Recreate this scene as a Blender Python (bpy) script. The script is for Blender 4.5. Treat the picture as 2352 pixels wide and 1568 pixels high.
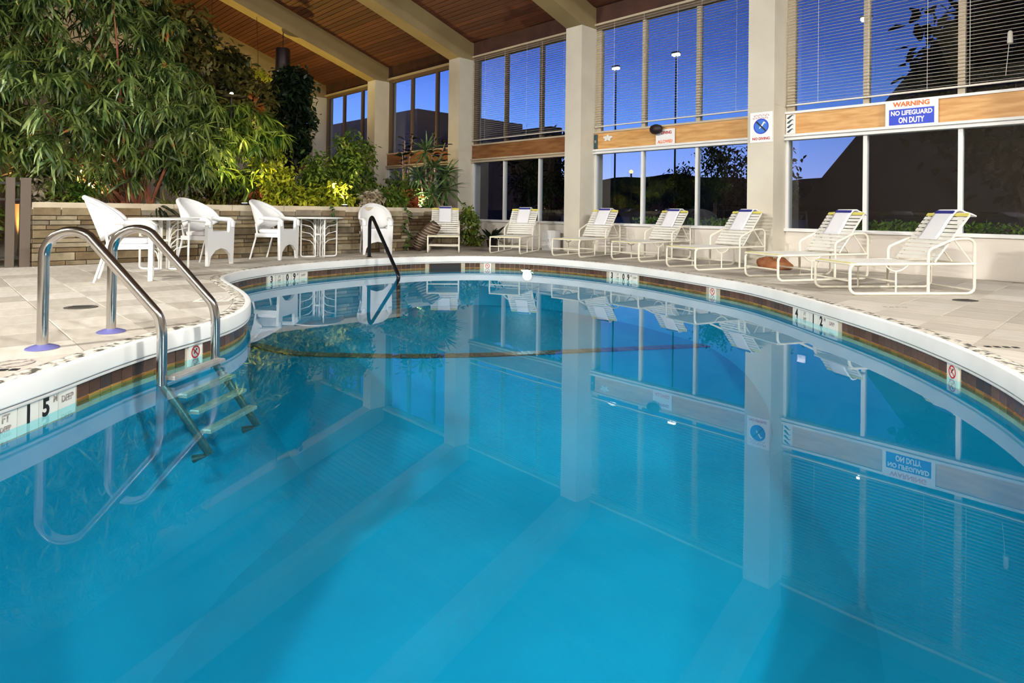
import bpy, bmesh, math, random
import numpy as np
from mathutils import Vector, Matrix
from mathutils.geometry import delaunay_2d_cdt, tessellate_polygon

random.seed(7)
RNG = np.random.default_rng(11)
for o in list(bpy.data.objects):
    bpy.data.objects.remove(o)
SC = bpy.context.scene
COL = SC.collection
PI = math.pi

# ---------------------------------------------------------------- camera
F_PX = 1425.0
YAW, PITCH, ROLL = -0.804909, 0.0064555, 0.0130344
CAM = Vector((0, 0, 0.9))
fw = Vector((math.sin(YAW)*math.cos(PITCH), math.cos(YAW)*math.cos(PITCH), math.sin(PITCH)))
r0 = Vector((math.cos(YAW), -math.sin(YAW), 0))
u0 = r0.cross(fw)
rr = math.cos(ROLL)*r0 + math.sin(ROLL)*u0
uu = -math.sin(ROLL)*r0 + math.cos(ROLL)*u0
cd = bpy.data.cameras.new('camera')
cam = bpy.data.objects.new('camera', cd)
COL.objects.link(cam)
cd.sensor_fit = 'HORIZONTAL'
cd.sensor_width = 36.0
cd.lens = 36.0*F_PX/2352.0
cd.shift_y = -(784.0-474.3)/2352.0
cd.clip_start = 0.05
cd.clip_end = 500
M = Matrix((rr, uu, -fw)).transposed().to_4x4()
M.translation = CAM
cam.matrix_world = M
SC.camera = cam

# ---------------------------------------------------------------- world: dusk sky
W = bpy.data.worlds.new('dusk_sky')
SC.world = W
W.use_nodes = True
nt = W.node_tree
nt.nodes.clear()
wo = nt.nodes.new('ShaderNodeOutputWorld')
bg = nt.nodes.new('ShaderNodeBackground')
tc = nt.nodes.new('ShaderNodeTexCoord')
sep = nt.nodes.new('ShaderNodeSeparateXYZ')
ramp = nt.nodes.new('ShaderNodeValToRGB')
mp = nt.nodes.new('ShaderNodeMapRange')
mp.inputs['From Min'].default_value = -0.1
mp.inputs['From Max'].default_value = 0.9
nt.links.new(tc.outputs['Generated'], sep.inputs[0])
nt.links.new(sep.outputs['Z'], mp.inputs['Value'])
nt.links.new(mp.outputs[0], ramp.inputs[0])
els = ramp.color_ramp.elements
els[0].position = 0.0; els[0].color = (.02, .03, .06, 1)
els[1].position = 1.0; els[1].color = (.006, .014, .09, 1)
for p, c in ((.09, (.03, .04, .08)), (.11, (.46, .40, .62)), (.16, (.27, .37, .80)), (.24, (.11, .25, .72)), (.34, (.045, .11, .45)), (.5, (.015, .04, .24))):
    e = els.new(p); e.color = (*c, 1)
nt.links.new(ramp.outputs[0], bg.inputs[0])
glow = nt.nodes.new('ShaderNodeMapRange')          # afterglow: the western side of the dusk sky is brighter
glow.inputs['From Min'].default_value = -0.95; glow.inputs['From Max'].default_value = 0.1
glow.inputs['To Min'].default_value = 1.5; glow.inputs['To Max'].default_value = 0.3
nt.links.new(sep.outputs['X'], glow.inputs['Value'])
nt.links.new(glow.outputs[0], bg.inputs[1])
nt.links.new(bg.outputs[0], wo.inputs[0])

# ---------------------------------------------------------------- exposure
SC.view_settings.view_transform = 'Standard'
SC.view_settings.look = 'None'
SC.view_settings.gamma = 1.0
SC.view_settings.use_curve_mapping = False
SC.view_settings.exposure = 0.75
SC.cycles.use_denoising = True
SC.cycles.max_bounces = 6
SC.cycles.diffuse_bounces = 3
SC.cycles.glossy_bounces = 3
SC.cycles.transparent_max_bounces = 10
SC.cycles.use_adaptive_sampling = True
SC.cycles.adaptive_threshold = 0.15
SC.cycles.adaptive_min_samples = 16
SC.cycles.light_sampling_threshold = 0.03
SC.cycles.caustics_reflective = False
SC.cycles.caustics_refractive = False
SC.cycles.sample_clamp_indirect = 4.0

LAMP_W = 45.0         # each hanging can
FLOOD_W = 355.0      # each added wall flood
POOL_W = 6.0         # each underwater lamp
UP_W = 165.0          # each planter uplight

# ================================================================ helpers
def link(o, parent=None):
    COL.objects.link(o)
    if parent is not None:
        o.parent = parent
    return o

def tag(o, label=None, cat=None, group=None, kind=None):
    if label: o['label'] = label
    if cat: o['category'] = cat
    if group: o['group'] = group
    if kind: o['kind'] = kind
    return o

def empty(name, loc=(0, 0, 0), rz=0.0, label=None, cat=None, group=None, kind=None):
    o = bpy.data.objects.new(name, None)
    o.empty_display_size = .1
    o.location = loc
    o.rotation_euler = (0, 0, rz)
    link(o)
    return tag(o, label, cat, group, kind)

def frame(d, up=Vector((0, 0, 1))):
    d = d.normalized()
    s = d.cross(up)
    if s.length < 1e-4:
        s = d.cross(Vector((1, 0, 0)))
    s.normalize()
    return s, s.cross(d).normalized()

class MB:
    """collects shapes into one mesh"""
    def __init__(self):
        self.v = []; self.f = []
    def poly(self, pts):
        b = len(self.v); self.v += [tuple(p) for p in pts]; self.f.append(tuple(range(b, b+len(pts)))); return self
    def box(self, x0, x1, y0, y1, z0, z1):
        b = len(self.v)
        self.v += [(x, y, z) for z in (z0, z1) for y in (y0, y1) for x in (x0, x1)]
        self.f += [tuple(b+i for i in q) for q in ((0, 2, 3, 1), (4, 5, 7, 6), (0, 1, 5, 4), (2, 6, 7, 3), (0, 4, 6, 2), (1, 3, 7, 5))]
        return self
    def bbox(self, x0, x1, y0, y1, z0, z1, c=.01):
        """box with chamfered top edges"""
        b = len(self.v)
        self.v += [(x0, y0, z0), (x1, y0, z0), (x1, y1, z0), (x0, y1, z0),
                   (x0, y0, z1-c), (x1, y0, z1-c), (x1, y1, z1-c), (x0, y1, z1-c),
                   (x0+c, y0+c, z1), (x1-c, y0+c, z1), (x1-c, y1-c, z1), (x0+c, y1-c, z1)]
        self.f.append((b+3, b+2, b+1, b))
        for k in (0, 4):
            for i in range(4):
                j = (i+1) % 4
                self.f.append((b+k+i, b+k+j, b+k+4+j, b+k+4+i))
        self.f.append((b+8, b+9, b+10, b+11))
        return self
    def tube(self, pts, r, n=8, closed=False, cap=True, flat=1.0):
        pts = [Vector(p) for p in pts]
        m = len(pts)
        rs = r if isinstance(r, (list, tuple)) else [r]*m
        b = len(self.v)
        up = None
        for i, p in enumerate(pts):
            if closed:
                d = pts[(i+1) % m]-pts[i-1]
            else:
                d = pts[min(i+1, m-1)]-pts[max(i-1, 0)]
            if d.length < 1e-9: d = Vector((0, 0, 1))
            d.normalize()
            if up is None:
                s, up = frame(d)
            else:
                up = (up-d*up.dot(d))
                if up.length < 1e-5: s, up = frame(d)
                up.normalize(); s = d.cross(up)
            for k in range(n):
                a = 2*PI*k/n
                self.v.append(tuple(p+s*(math.cos(a)*rs[i])+up*(math.sin(a)*rs[i]*flat)))
        last = m if closed else m-1
        for i in range(last):
            i2 = (i+1) % m
            for k in range(n):
                k2 = (k+1) % n
                self.f.append((b+i*n+k, b+i*n+k2, b+i2*n+k2, b+i2*n+k))
        if cap and not closed:
            self.f.append(tuple(b+k for k in range(n-1, -1, -1)))
            self.f.append(tuple(b+(m-1)*n+k for k in range(n)))
        return self
    def lathe(self, prof, n=24, c=(0, 0, 0)):
        b = len(self.v)
        for r, z in prof:
            for k in range(n):
                a = 2*PI*k/n
                self.v.append((c[0]+r*math.cos(a), c[1]+r*math.sin(a), c[2]+z))
        for i in range(len(prof)-1):
            for k in range(n):
                k2 = (k+1) % n
                self.f.append((b+i*n+k, b+i*n+k2, b+(i+1)*n+k2, b+(i+1)*n+k))
        self.f.append(tuple(b+k for k in range(n-1, -1, -1)))
        self.f.append(tuple(b+(len(prof)-1)*n+k for k in range(n)))
        return self
    def grid(self, rows, closed=False):
        """rows: list of equal-length point lists"""
        b = len(self.v); n = len(rows[0])
        for r in rows: self.v += [tuple(p) for p in r]
        for i in range(len(rows)-1):
            for k in range(n if closed else n-1):
                k2 = (k+1) % n
                self.f.append((b+i*n+k, b+i*n+k2, b+(i+1)*n+k2, b+(i+1)*n+k))
        return self
    def plate(self, outer, holes, thick, fn):
        """flat plate with holes; 2D loops (a, b) -> fn(a, b, t) world point, t=0/thick"""
        loops = [outer]+list(holes)
        flat = [p for l in loops for p in l]
        tris = tessellate_polygon([[Vector((p[0], p[1], 0)) for p in l] for l in loops])
        b = len(self.v); N = len(flat)
        self.v += [tuple(fn(p[0], p[1], 0)) for p in flat]+[tuple(fn(p[0], p[1], thick)) for p in flat]
        for t in tris:
            self.f.append(tuple(b+i for i in t)); self.f.append(tuple(b+N+i for i in reversed(t)))
        o = 0
        for l in loops:
            n = len(l)
            for i in range(n):
                j = (i+1) % n
                self.f.append((b+o+i, b+o+j, b+N+o+j, b+N+o+i))
            o += n
        return self
    def mesh(self, name, mat=None, smooth=False, fix=True):
        me = bpy.data.meshes.new(name)
        me.from_pydata(self.v, [], self.f)
        if fix:
            bm = bmesh.new(); bm.from_mesh(me)
            bmesh.ops.recalc_face_normals(bm, faces=bm.faces)
            bm.to_mesh(me); bm.free()
        if mat: me.materials.append(mat)
        if smooth:
            me.polygons.foreach_set('use_smooth', [True]*len(me.polygons))
            if smooth != 'all':
                try: me.set_sharp_from_angle(angle=math.radians(40))
                except Exception: pass
        me.update()
        return me
    def build(self, name, mat, parent=None, smooth=False, fix=True):
        return link(bpy.data.objects.new(name, self.mesh(name, mat, smooth, fix)), parent)

def put(name, mesh, parent=None, loc=None, mat=None):
    o = bpy.data.objects.new(name, mesh)
    if loc is not None: o.location = loc
    if mat is not None: o.matrix_local = mat
    return link(o, parent)

def copy_tree(root, loc=None, rz=None):
    r = root.copy(); COL.objects.link(r)
    if loc is not None: r.location = loc
    if rz is not None: r.rotation_euler = (0, 0, rz)
    for ch in root.children:
        c = ch.copy(); COL.objects.link(c); c.parent = r
        for g in ch.children:
            d = g.copy(); COL.objects.link(d); d.parent = c
    return r

def arc(c, r, a0, a1, n, ax=(1, 0, 0), ay=(0, 0, 1)):
    c, ax, ay = Vector(c), Vector(ax), Vector(ay)
    return [c+ax*(r*math.cos(a0+(a1-a0)*i/n))+ay*(r*math.sin(a0+(a1-a0)*i/n)) for i in range(n+1)]

def rounded(pts, r, n=5):
    """round the inner corners of a polyline"""
    pts = [Vector(p) for p in pts]
    out = [pts[0]]
    for i in range(1, len(pts)-1):
        a, b, c = pts[i-1], pts[i], pts[i+1]
        d1 = (a-b); d2 = (c-b)
        q = min(r, d1.length*.48, d2.length*.48)
        p1 = b+d1.normalized()*q; p2 = b+d2.normalized()*q
        for k in range(n+1):
            t = k/n
            out.append(p1*(1-t)**2+b*(2*t*(1-t))+p2*t*t)
    out.append(pts[-1])
    return out

_fonts = {}
def text_mesh(s, size, mat, ext=.001, align='CENTER', bold=.035):
    cu = bpy.data.curves.new('lettering', 'FONT')
    cu.body = s; cu.size = size; cu.align_x = align; cu.align_y = 'CENTER'; cu.extrude = ext
    cu.resolution_u = 3; cu.offset = size*bold
    o = bpy.data.objects.new('lettering', cu)
    COL.objects.link(o)
    dg = bpy.context.evaluated_depsgraph_get()
    me = bpy.data.meshes.new_from_object(o.evaluated_get(dg))
    bpy.data.objects.remove(o)
    me.materials.clear(); me.materials.append(mat)
    return me

# ================================================================ materials
def mat(name, col, rough=.6, metal=0.0, col2=None, scale=4.0, detail=4.0, stretch=None, bump=0.0, bscale=None,
        rand=None, spec=.5, trans=0.0, emit=None, estr=0.0, ramp_pos=(.35, .65), coat=0.0):
    m = bpy.data.materials.new(name)
    m.use_nodes = True
    N = m.node_tree.nodes; L = m.node_tree.links
    b = N['Principled BSDF']
    b.inputs['Roughness'].default_value = rough
    b.inputs['Metallic'].default_value = metal
    b.inputs['Specular IOR Level'].default_value = spec
    b.inputs['Base Color'].default_value = (*col, 1)
    if coat: b.inputs['Coat Weight'].default_value = coat
    src = None
    tcn = N.new('ShaderNodeTexCoord'); mpn = N.new('ShaderNodeMapping')
    L.new(tcn.outputs['Object'], mpn.inputs[0])
    if stretch: mpn.inputs['Scale'].default_value = stretch
    if col2 is not None:
        no = N.new('ShaderNodeTexNoise'); no.inputs['Scale'].default_value = scale; no.inputs['Detail'].default_value = detail
        L.new(mpn.outputs[0], no.inputs['Vector'])
        rp = N.new('ShaderNodeValToRGB')
        rp.color_ramp.elements[0].position = ramp_pos[0]; rp.color_ramp.elements[0].color = (*col, 1)
        rp.color_ramp.elements[1].position = ramp_pos[1]; rp.color_ramp.elements[1].color = (*col2, 1)
        L.new(no.outputs[0], rp.inputs[0]); src = rp.outputs[0]
    if rand:
        oi = N.new('ShaderNodeObjectInfo')
        rp2 = N.new('ShaderNodeValToRGB')
        rp2.color_ramp.interpolation = 'LINEAR'
        e = rp2.color_ramp.elements
        e[0].position = 0; e[0].color = (*rand[0], 1); e[1].position = 1; e[1].color = (*rand[-1], 1)
        for i, c in enumerate(rand[1:-1]):
            k = e.new((i+1)/(len(rand)-1)); k.color = (*c, 1)
        L.new(oi.outputs['Random'], rp2.inputs[0])
        if src is None: src = rp2.outputs[0]
        else:
            mx = N.new('ShaderNodeMix'); mx.data_type = 'RGBA'; mx.blend_type = 'MULTIPLY'; mx.inputs[0].default_value = 1
            L.new(rp2.outputs[0], mx.inputs[6]); L.new(src, mx.inputs[7]); src = mx.outputs[2]
    if src is not None: L.new(src, b.inputs['Base Color'])
    if bump:
        nb = N.new('ShaderNodeTexNoise'); nb.inputs['Scale'].default_value = bscale or scale*4; nb.inputs['Detail'].default_value = 3
        L.new(mpn.outputs[0], nb.inputs['Vector'])
        bp = N.new('ShaderNodeBump'); bp.inputs['Strength'].default_value = bump; bp.inputs['Distance'].default_value = .01
        L.new(nb.outputs[0], bp.inputs['Height']); L.new(bp.outputs[0], b.inputs['Normal'])
    if emit:
        b.inputs['Emission Color'].default_value = (*emit, 1); b.inputs['Emission Strength'].default_value = estr
    if trans:
        out = N['Material Output']
        tr = N.new('ShaderNodeBsdfTranslucent'); ms = N.new('ShaderNodeMixShader'); ms.inputs[0].default_value = trans
        if src is not None: L.new(src, tr.inputs[0])
        else: tr.inputs[0].default_value = (*col, 1)
        L.new(b.outputs[0], ms.inputs[1]); L.new(tr.outputs[0], ms.inputs[2]); L.new(ms.outputs[0], out.inputs[0])
    return m

def clear_mat(name, tint, ior, rough=0.0, bump=0.0, bscale=1.0, gain=1.0):
    """see-through tinted sheet with mirror reflection by Fresnel"""
    m = bpy.data.materials.new(name); m.use_nodes = True
    N = m.node_tree.nodes; L = m.node_tree.links; N.clear()
    out = N.new('ShaderNodeOutputMaterial'); mx = N.new('ShaderNodeMixShader')
    tr = N.new('ShaderNodeBsdfTransparent'); gl = N.new('ShaderNodeBsdfGlossy'); fr = N.new('ShaderNodeFresnel')
    tr.inputs[0].default_value = (*tint, 1); gl.inputs['Roughness'].default_value = rough
    gl.inputs['Color'].default_value = (gain, gain, gain, 1)
    fr.inputs['IOR'].default_value = ior
    ge = N.new('ShaderNodeNewGeometry'); iv = N.new('ShaderNodeMath'); iv.operation = 'SUBTRACT'; iv.inputs[0].default_value = 1.0
    ml = N.new('ShaderNodeMath'); ml.operation = 'MULTIPLY'           # leaving the sheet from inside: no second mirror
    L.new(ge.outputs['Backfacing'], iv.inputs[1]); L.new(fr.outputs[0], ml.inputs[0]); L.new(iv.outputs[0], ml.inputs[1])
    L.new(ml.outputs[0], mx.inputs[0]); L.new(tr.outputs[0], mx.inputs[1]); L.new(gl.outputs[0], mx.inputs[2]); L.new(mx.outputs[0], out.inputs[0])
    if bump:
        t = N.new('ShaderNodeTexCoord'); nb = N.new('ShaderNodeTexNoise'); nb.inputs['Scale'].default_value = bscale; nb.inputs['Detail'].default_value = 2
        L.new(t.outputs['Object'], nb.inputs['Vector'])
        bp = N.new('ShaderNodeBump'); bp.inputs['Strength'].default_value = bump; bp.inputs['Distance'].default_value = .02
        L.new(nb.outputs[0], bp.inputs['Height']); L.new(bp.outputs[0], gl.inputs['Normal']); L.new(bp.outputs[0], fr.inputs['Normal'])
    return m

MT = {}
MT['paver'] = mat('paver', (.86, .84, .80), .75, col2=(1, 1, 1), scale=3.5, stretch=(1, 4, 1), bump=.15, bscale=60,
                  rand=((.36, .325, .275), (.54, .50, .435), (.60, .56, .50), (.42, .385, .33), (.64, .61, .56)))
MT['joint'] = mat('deck_joint', (.16, .145, .12), .9, col2=(.27, .25, .21), scale=9)
MT['pebble'] = mat('pebble_mortar', (.06, .055, .04), .9, col2=(.60, .56, .48), scale=16, detail=6, ramp_pos=(.40, .53), stretch=(1, 1, 1), bump=.6, bscale=40)
MT['coping'] = mat('white_coping', (.72, .72, .69), .55, col2=(.80, .80, .78), scale=2.2, bump=.05)
MT['bead'] = mat('grout_bead', (.62, .62, .60), .6)
MT['coping_line'] = mat('dark_joint', (.06, .06, .055), .8)
MT['wtile'] = mat('brown_tile', (.8, .8, .8), .25, col2=(1, 1, 1), scale=14,
                  rand=((.055, .028, .018), (.11, .055, .035), (.085, .055, .04), (.14, .075, .05), (.05, .035, .03)))
MT['gtile'] = mat('golden_tile', (.8, .8, .8), .25, col2=(1, 1, 1), scale=14,
                  rand=((.26, .10, .015), (.40, .19, .03), (.20, .07, .015), (.45, .25, .05)))
MT['grout'] = mat('tile_grout', (.42, .36, .26), .8, col2=(.5, .44, .33), scale=8)
MT['pool'] = mat('pool_paint', (.003, .185, .305), .6, col2=(.005, .215, .34), scale=1.1, detail=3, spec=.1)
MT['ltile'] = mat('line_tile', (.9, .9, .9), .4, rand=((.10, .045, .02), (.16, .07, .03), (.06, .03, .02)))
MT['marker'] = mat('marker_tile', (.78, .77, .70), .3, col2=(.72, .70, .62), scale=6)
MT['black'] = mat('black_print', (.008, .008, .008), .6)
MT['faint'] = mat('worn_print', (.16, .12, .11), .7, col2=(.5, .46, .42), scale=40)
MT['red'] = mat('red_print', (.5, .02, .015), .6)
MT['orange'] = mat('orange_print', (.85, .17, .02), .6)
MT['blue'] = mat('blue_print', (.01, .05, .62), .5)
MT['skyblue'] = mat('mid_blue_print', (.02, .16, .66), .5)
MT['white'] = mat('white_paint', (.80, .80, .79), .45)
MT['signwhite'] = mat('sign_white', (.86, .86, .86), .4)
MT['steel'] = mat('stainless_steel', (.62, .60, .58), .16, 1.0, col2=(.5, .48, .46), scale=3)
MT['plate'] = mat('blue_escutcheon', (.16, .16, .42), .35, .2)
MT['darkrail'] = mat('dark_handrail', (.015, .015, .018), .25, .6)
MT['step'] = mat('ladder_tread', (.40, .40, .38), .35, .3, col2=(.26, .26, .25), scale=9)
MT['sub'] = mat('ladder_leg', (.03, .07, .08), .35, .1)
MT['pillar'] = mat('painted_concrete', (.60, .555, .455), .75, col2=(.68, .635, .53), scale=1.3, bump=.1, bscale=25)
MT['beam'] = mat('beam_concrete', (.25, .185, .085), .75, col2=(.31, .235, .115), scale=1.0, bump=.1, bscale=20)
MT['ceil'] = mat('ceiling_board', (.7, .7, .7), .6, col2=(1.15, 1.1, 1.05), scale=3, stretch=(.35, 4, 4),
                 rand=((.060, .015, .008), (.085, .023, .011), (.115, .034, .016), (.07, .019, .010)))
MT['fascia'] = mat('dark_fascia', (.05, .02, .012), .7, col2=(.08, .03, .018), scale=3)
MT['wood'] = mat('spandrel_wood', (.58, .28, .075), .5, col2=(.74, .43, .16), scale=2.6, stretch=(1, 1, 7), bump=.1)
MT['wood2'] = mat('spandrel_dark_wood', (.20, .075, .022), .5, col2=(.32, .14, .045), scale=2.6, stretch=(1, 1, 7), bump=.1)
MT['trimtan'] = mat('tan_trim', (.55, .46, .33), .5)
MT['darkframe'] = mat('dark_frame', (.16, .11, .07), .5)
MT['whitewall'] = mat('white_wall', (.76, .70, .62), .8, col2=(.80, .75, .68), scale=2, bump=.05)
MT['wall'] = mat('room_wall', (.55, .46, .36), .85, col2=(.6, .5, .4), scale=1)
MT['panelwall'] = mat('pale_panel', (.62, .52, .44), .8, col2=(.70, .60, .52), scale=2)
MT['glass'] = clear_mat('window_glass', (.82, .86, .90), 1.85)
MT['water'] = clear_mat('pool_water', (.58, .93, .985), 1.333, bump=.016, bscale=1.7)
MT['slat'] = mat('blind_slat', (.72, .68, .60), .5)
MT['cord'] = mat('blind_cord', (.75, .72, .65), .7)
MT['stone'] = mat('ledge_stone', (.72, .70, .66), .9, col2=(1.1, 1.08, 1.0), scale=7, bump=.5, bscale=30,
                  rand=((.10, .058, .027), (.27, .20, .115), (.33, .27, .17), (.16, .105, .052), (.40, .345, .24), (.28, .245, .19), (.13, .097, .057)))
MT['capstone'] = mat('cap_stone', (.52, .44, .32), .85, col2=(.62, .54, .40), scale=5, bump=.3)
MT['mortar'] = mat('dark_mortar', (.09, .065, .04), .95)
MT['soil'] = mat('soil', (.02, .014, .009), 1.0, col2=(.045, .03, .02), scale=14, bump=.6)
MT['wicker'] = mat('white_wicker', (.80, .80, .80), .5, bump=.5, bscale=150)
MT['cushion'] = mat('seat_cushion', (.78, .76, .77), .85, bump=.1)
MT['metalwhite'] = mat('white_metal', (.82, .81, .78), .35)
MT['cream'] = mat('cream_metal', (.78, .74, .62), .35)
MT['strap'] = mat('vinyl_strap', (.80, .79, .73), .45)
MT['yellow'] = mat('yellow_strap', (.72, .66, .14), .45)
MT['towel'] = mat('white_towel', (.82, .82, .86), .95, bump=.4, bscale=120)
MT['navy'] = mat('navy_stripe', (.02, .025, .22), .9)
MT['can'] = mat('dark_can', (.018, .010, .012), .45, .3)
MT['lampglow'] = mat('lamp_glow', (1, 1, 1), .5, emit=(1, .93, .80), estr=25)
MT['bulb'] = mat('floodlight_glow', (1, 1, 1), .5, emit=(1, .96, .90), estr=60)
MT['streetglow'] = mat('street_lamp_glow', (1, .6, .3), .5, emit=(1, .42, .14), estr=2.5)
MT['lotglow'] = mat('lot_lamp_glow', (1, 1, 1), .5, emit=(1, .97, .95), estr=9)
MT['poolglow'] = mat('pool_lamp_glow', (1, 1, .9), .5, emit=(1, .93, .7), estr=1.6)
def leafmat(n, a, b, sc=1.4, tr=.25, rough=.45, third=None):
    m = mat(n, a, rough, col2=b, scale=sc, detail=5, trans=tr, ramp_pos=(.38, .60))
    if third:
        rp = [q for q in m.node_tree.nodes if q.type == 'VALTORGB'][0].color_ramp
        e = rp.elements.new(.66); e.color = (*b, 1); e = rp.elements.new(.70); e.color = (*third, 1)
    return m
MT['leafA'] = leafmat('narrow_leaf', (.014, .042, .008), (.21, .28, .065), 3.5, third=(.42, .13, .03))  # third colour: orange lamplight on the leaves, put into the ramp
MT['leafAo'] = leafmat('narrow_leaf_single', (.045, .11, .022), (.33, .41, .14), 7)
MT['leafB'] = leafmat('olive_leaf', (.035, .04, .010), (.20, .17, .035), 3, third=(.40, .12, .02))
MT['leafC'] = leafmat('dark_leaf', (.006, .016, .006), (.02, .042, .014), 2)
MT['leafD'] = leafmat('lime_leaf', (.16, .22, .012), (.60, .60, .04), 4)
MT['leafE'] = leafmat('green_shrub_leaf', (.04, .10, .012), (.24, .32, .04), 4, third=(.50, .42, .16))
MT['leafF'] = leafmat('red_leaf', (.28, .035, .02), (.55, .19, .06), 5)
MT['leafG'] = leafmat('pale_leaf', (.55, .46, .28), (.75, .66, .55), 5)
MT['leafP'] = leafmat('dracaena_leaf', (.03, .10, .025), (.22, .33, .12), 5)
MT['leafR'] = leafmat('rubber_leaf', (.012, .022, .01), (.04, .05, .022), 4, rough=.25)
MT['leafH'] = leafmat('hedge_leaf', (.12, .28, .01), (.40, .62, .03), 8)
MT['bark'] = mat('reddish_bark', (.20, .055, .03), .8, col2=(.34, .12, .055), scale=6, bump=.4)
MT['bark2'] = mat('pale_bark', (.42, .24, .16), .8, col2=(.55, .34, .24), scale=6, bump=.4)
MT['darkbark'] = mat('dark_bark', (.03, .02, .014), .9)
MT['night'] = mat('night_ground', (.012, .014, .014), .95, col2=(.02, .024, .02), scale=.3)
MT['hill'] = mat('far_hill', (.004, .008, .016), 1.0, spec=0)
MT['house'] = mat('house_wall', (.16, .12, .095), .9, col2=(.20, .15, .12), scale=.6)
MT['housedark'] = mat('dark_house_wall', (.05, .045, .055), .9)
MT['roof'] = mat('house_roof', (.035, .027, .022), .9)
MT['housegrey'] = mat('grey_house_wall', (.22, .19, .21), .9, col2=(.27, .23, .25), scale=.6)
MT['nightleaf'] = mat('night_leaf', (.004, .008, .004), .9, spec=.1)
MT['wickerdark'] = mat('dark_wicker', (.05, .03, .018), .7, col2=(.10, .06, .035), scale=12)
MT['wickerlight'] = mat('pale_rib', (.42, .34, .24), .7)
MT['grate'] = mat('drain_grate', (.07, .065, .055), .6)
MT['teal'] = mat('dark_teal_paint', (.03, .07, .08), .5)
MT['brownbag'] = mat('rust_cloth', (.26, .085, .03), .9, col2=(.36, .15, .06), scale=9)
MT['iron'] = mat('dark_iron', (.03, .024, .02), .6, .3)
MT['postbrown'] = mat('brown_post', (.14, .11, .085), .7)

# ================================================================ pool outline
CTRL = [(-3.92, .31), (-4.14, .55), (-4.5, .90), (-4.74, 1.18), (-5.05, 1.66), (-5.33, 1.96), (-5.65, 2.17), (-6.14, 2.385), (-6.78, 2.56),
        (-7.57, 2.70), (-8.2, 2.83), (-8.6, 3.05), (-8.95, 3.40), (-9.33, 3.98), (-9.65, 4.98), (-9.78, 6.25), (-9.62, 7.2), (-9.2, 7.95),
        (-8.5, 8.47), (-7.57, 8.68), (-6.56, 8.66), (-5.6, 8.46), (-4.54, 8.08), (-3.64, 7.68), (-2.95, 7.17), (-2.37, 6.66), (-1.93, 6.27),
        (-1.53, 5.87), (-1.16, 5.44), (-.85, 5.02), (-.60, 4.6), (-.42, 4.2), (-.16, 3.4), (-.02, 2.6), (-.03, 1.8), (-.2, 1.1), (-.6, .35), (-1.2, -.3),
        (-2.0, -.65), (-2.8, -.6), (-3.4, -.25)]
def catmull(pts, n=16):
    out = []
    m = len(pts)
    for i in range(m):
        p0, p1, p2, p3 = [np.array(pts[(i+k-1) % m]) for k in range(4)]
        for t in np.linspace(0, 1, n, endpoint=False):
            out.append(.5*((2*p1)+(-p0+p2)*t+(2*p0-5*p1+4*p2-p3)*t*t+(-p0+3*p1-3*p2+p3)*t**3))
    return np.array(out)
def resample(P, step):
    d = np.linalg.norm(np.roll(P, -1, 0)-P, axis=1); s = np.concatenate([[0], np.cumsum(d)]); T = s[-1]
    n = int(round(T/step)); Q = np.vstack([P, P[:1]])
    t = np.linspace(0, T, n, endpoint=False)
    return np.stack([np.interp(t, s, Q[:, 0]), np.interp(t, s, Q[:, 1])], 1)
P0 = resample(catmull(CTRL), .048)
for _ in range(30):
    P0 = .5*P0+.25*(np.roll(P0, 1, 0)+np.roll(P0, -1, 0))
PO = resample(P0, .0485)                         # edge samples, two per waterline tile
if len(PO) % 2: PO = resample(P0, PO.shape[0] and (np.linalg.norm(np.roll(P0, -1, 0)-P0, axis=1).sum()/(len(PO)+1)))
NP = len(PO)
tang = np.roll(PO, -1, 0)-np.roll(PO, 1, 0); tang /= np.linalg.norm(tang, axis=1)[:, None]
# loop runs clockwise or not: make the normal point to the deck
area = .5*np.sum(PO[:, 0]*np.roll(PO[:, 1], -1)-np.roll(PO[:, 0], -1)*PO[:, 1])
nrm = np.stack([tang[:, 1], -tang[:, 0]], 1)*(1 if area > 0 else -1)
def off(d): return PO+nrm*d
def inside(p, poly):
    x, y = p; x0, y0 = poly[:, 0], poly[:, 1]; x1, y1 = np.roll(x0, -1), np.roll(y0, -1)
    c = ((y0 > y) != (y1 > y)) & (x < (x1-x0)*(y-y0)/(y1-y0+1e-12)+x0)
    return bool(np.count_nonzero(c) % 2)
def near_i(x, y): return int(np.argmin((PO[:, 0]-x)**2+(PO[:, 1]-y)**2))

def sweep(name, prof, m, parent=None, smooth=True):
    """profile [(offset to deck, z)] swept round the pool edge"""
    rows = []
    for d, z in prof:
        q = off(d); rows.append([(a, b, z) for a, b in q])
    return MB().grid(rows, closed=True).build(name, m, parent, smooth)

WATER = -.235
ROOM = (-25.0, 4.6, -5.0, 11.05)                 # x0 x1 y0 y1

# ---------------------------------------------------------------- deck: bed, pavers
hole = off(.17)
def fill_outside(rect, poly, z):
    """triangulate rect minus poly"""
    x0, x1, y0, y1 = rect
    vs = [Vector((x0, y0)), Vector((x1, y0)), Vector((x1, y1)), Vector((x0, y1))]+[Vector(p) for p in poly]
    n = len(poly)
    ed = [(0, 1), (1, 2), (2, 3), (3, 0)]+[(4+i, 4+(i+1) % n) for i in range(n)]
    V, E, Fc, *_ = delaunay_2d_cdt(vs, ed, [], 0, 1e-5)
    out = []
    for f in Fc:
        c = sum((V[i] for i in f), Vector((0, 0)))/len(f)
        if x0 < c.x < x1 and y0 < c.y < y1 and not inside((c.x, c.y), poly): out.append(f)
    return V, out
mb = MB()
V, fs = fill_outside((ROOM[0], ROOM[1], ROOM[2], ROOM[3]+.3), hole[::3], 0)
mb.v = [(v.x, v.y, -.012) for v in V]; mb.f = [tuple(f) for f in fs]
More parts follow.
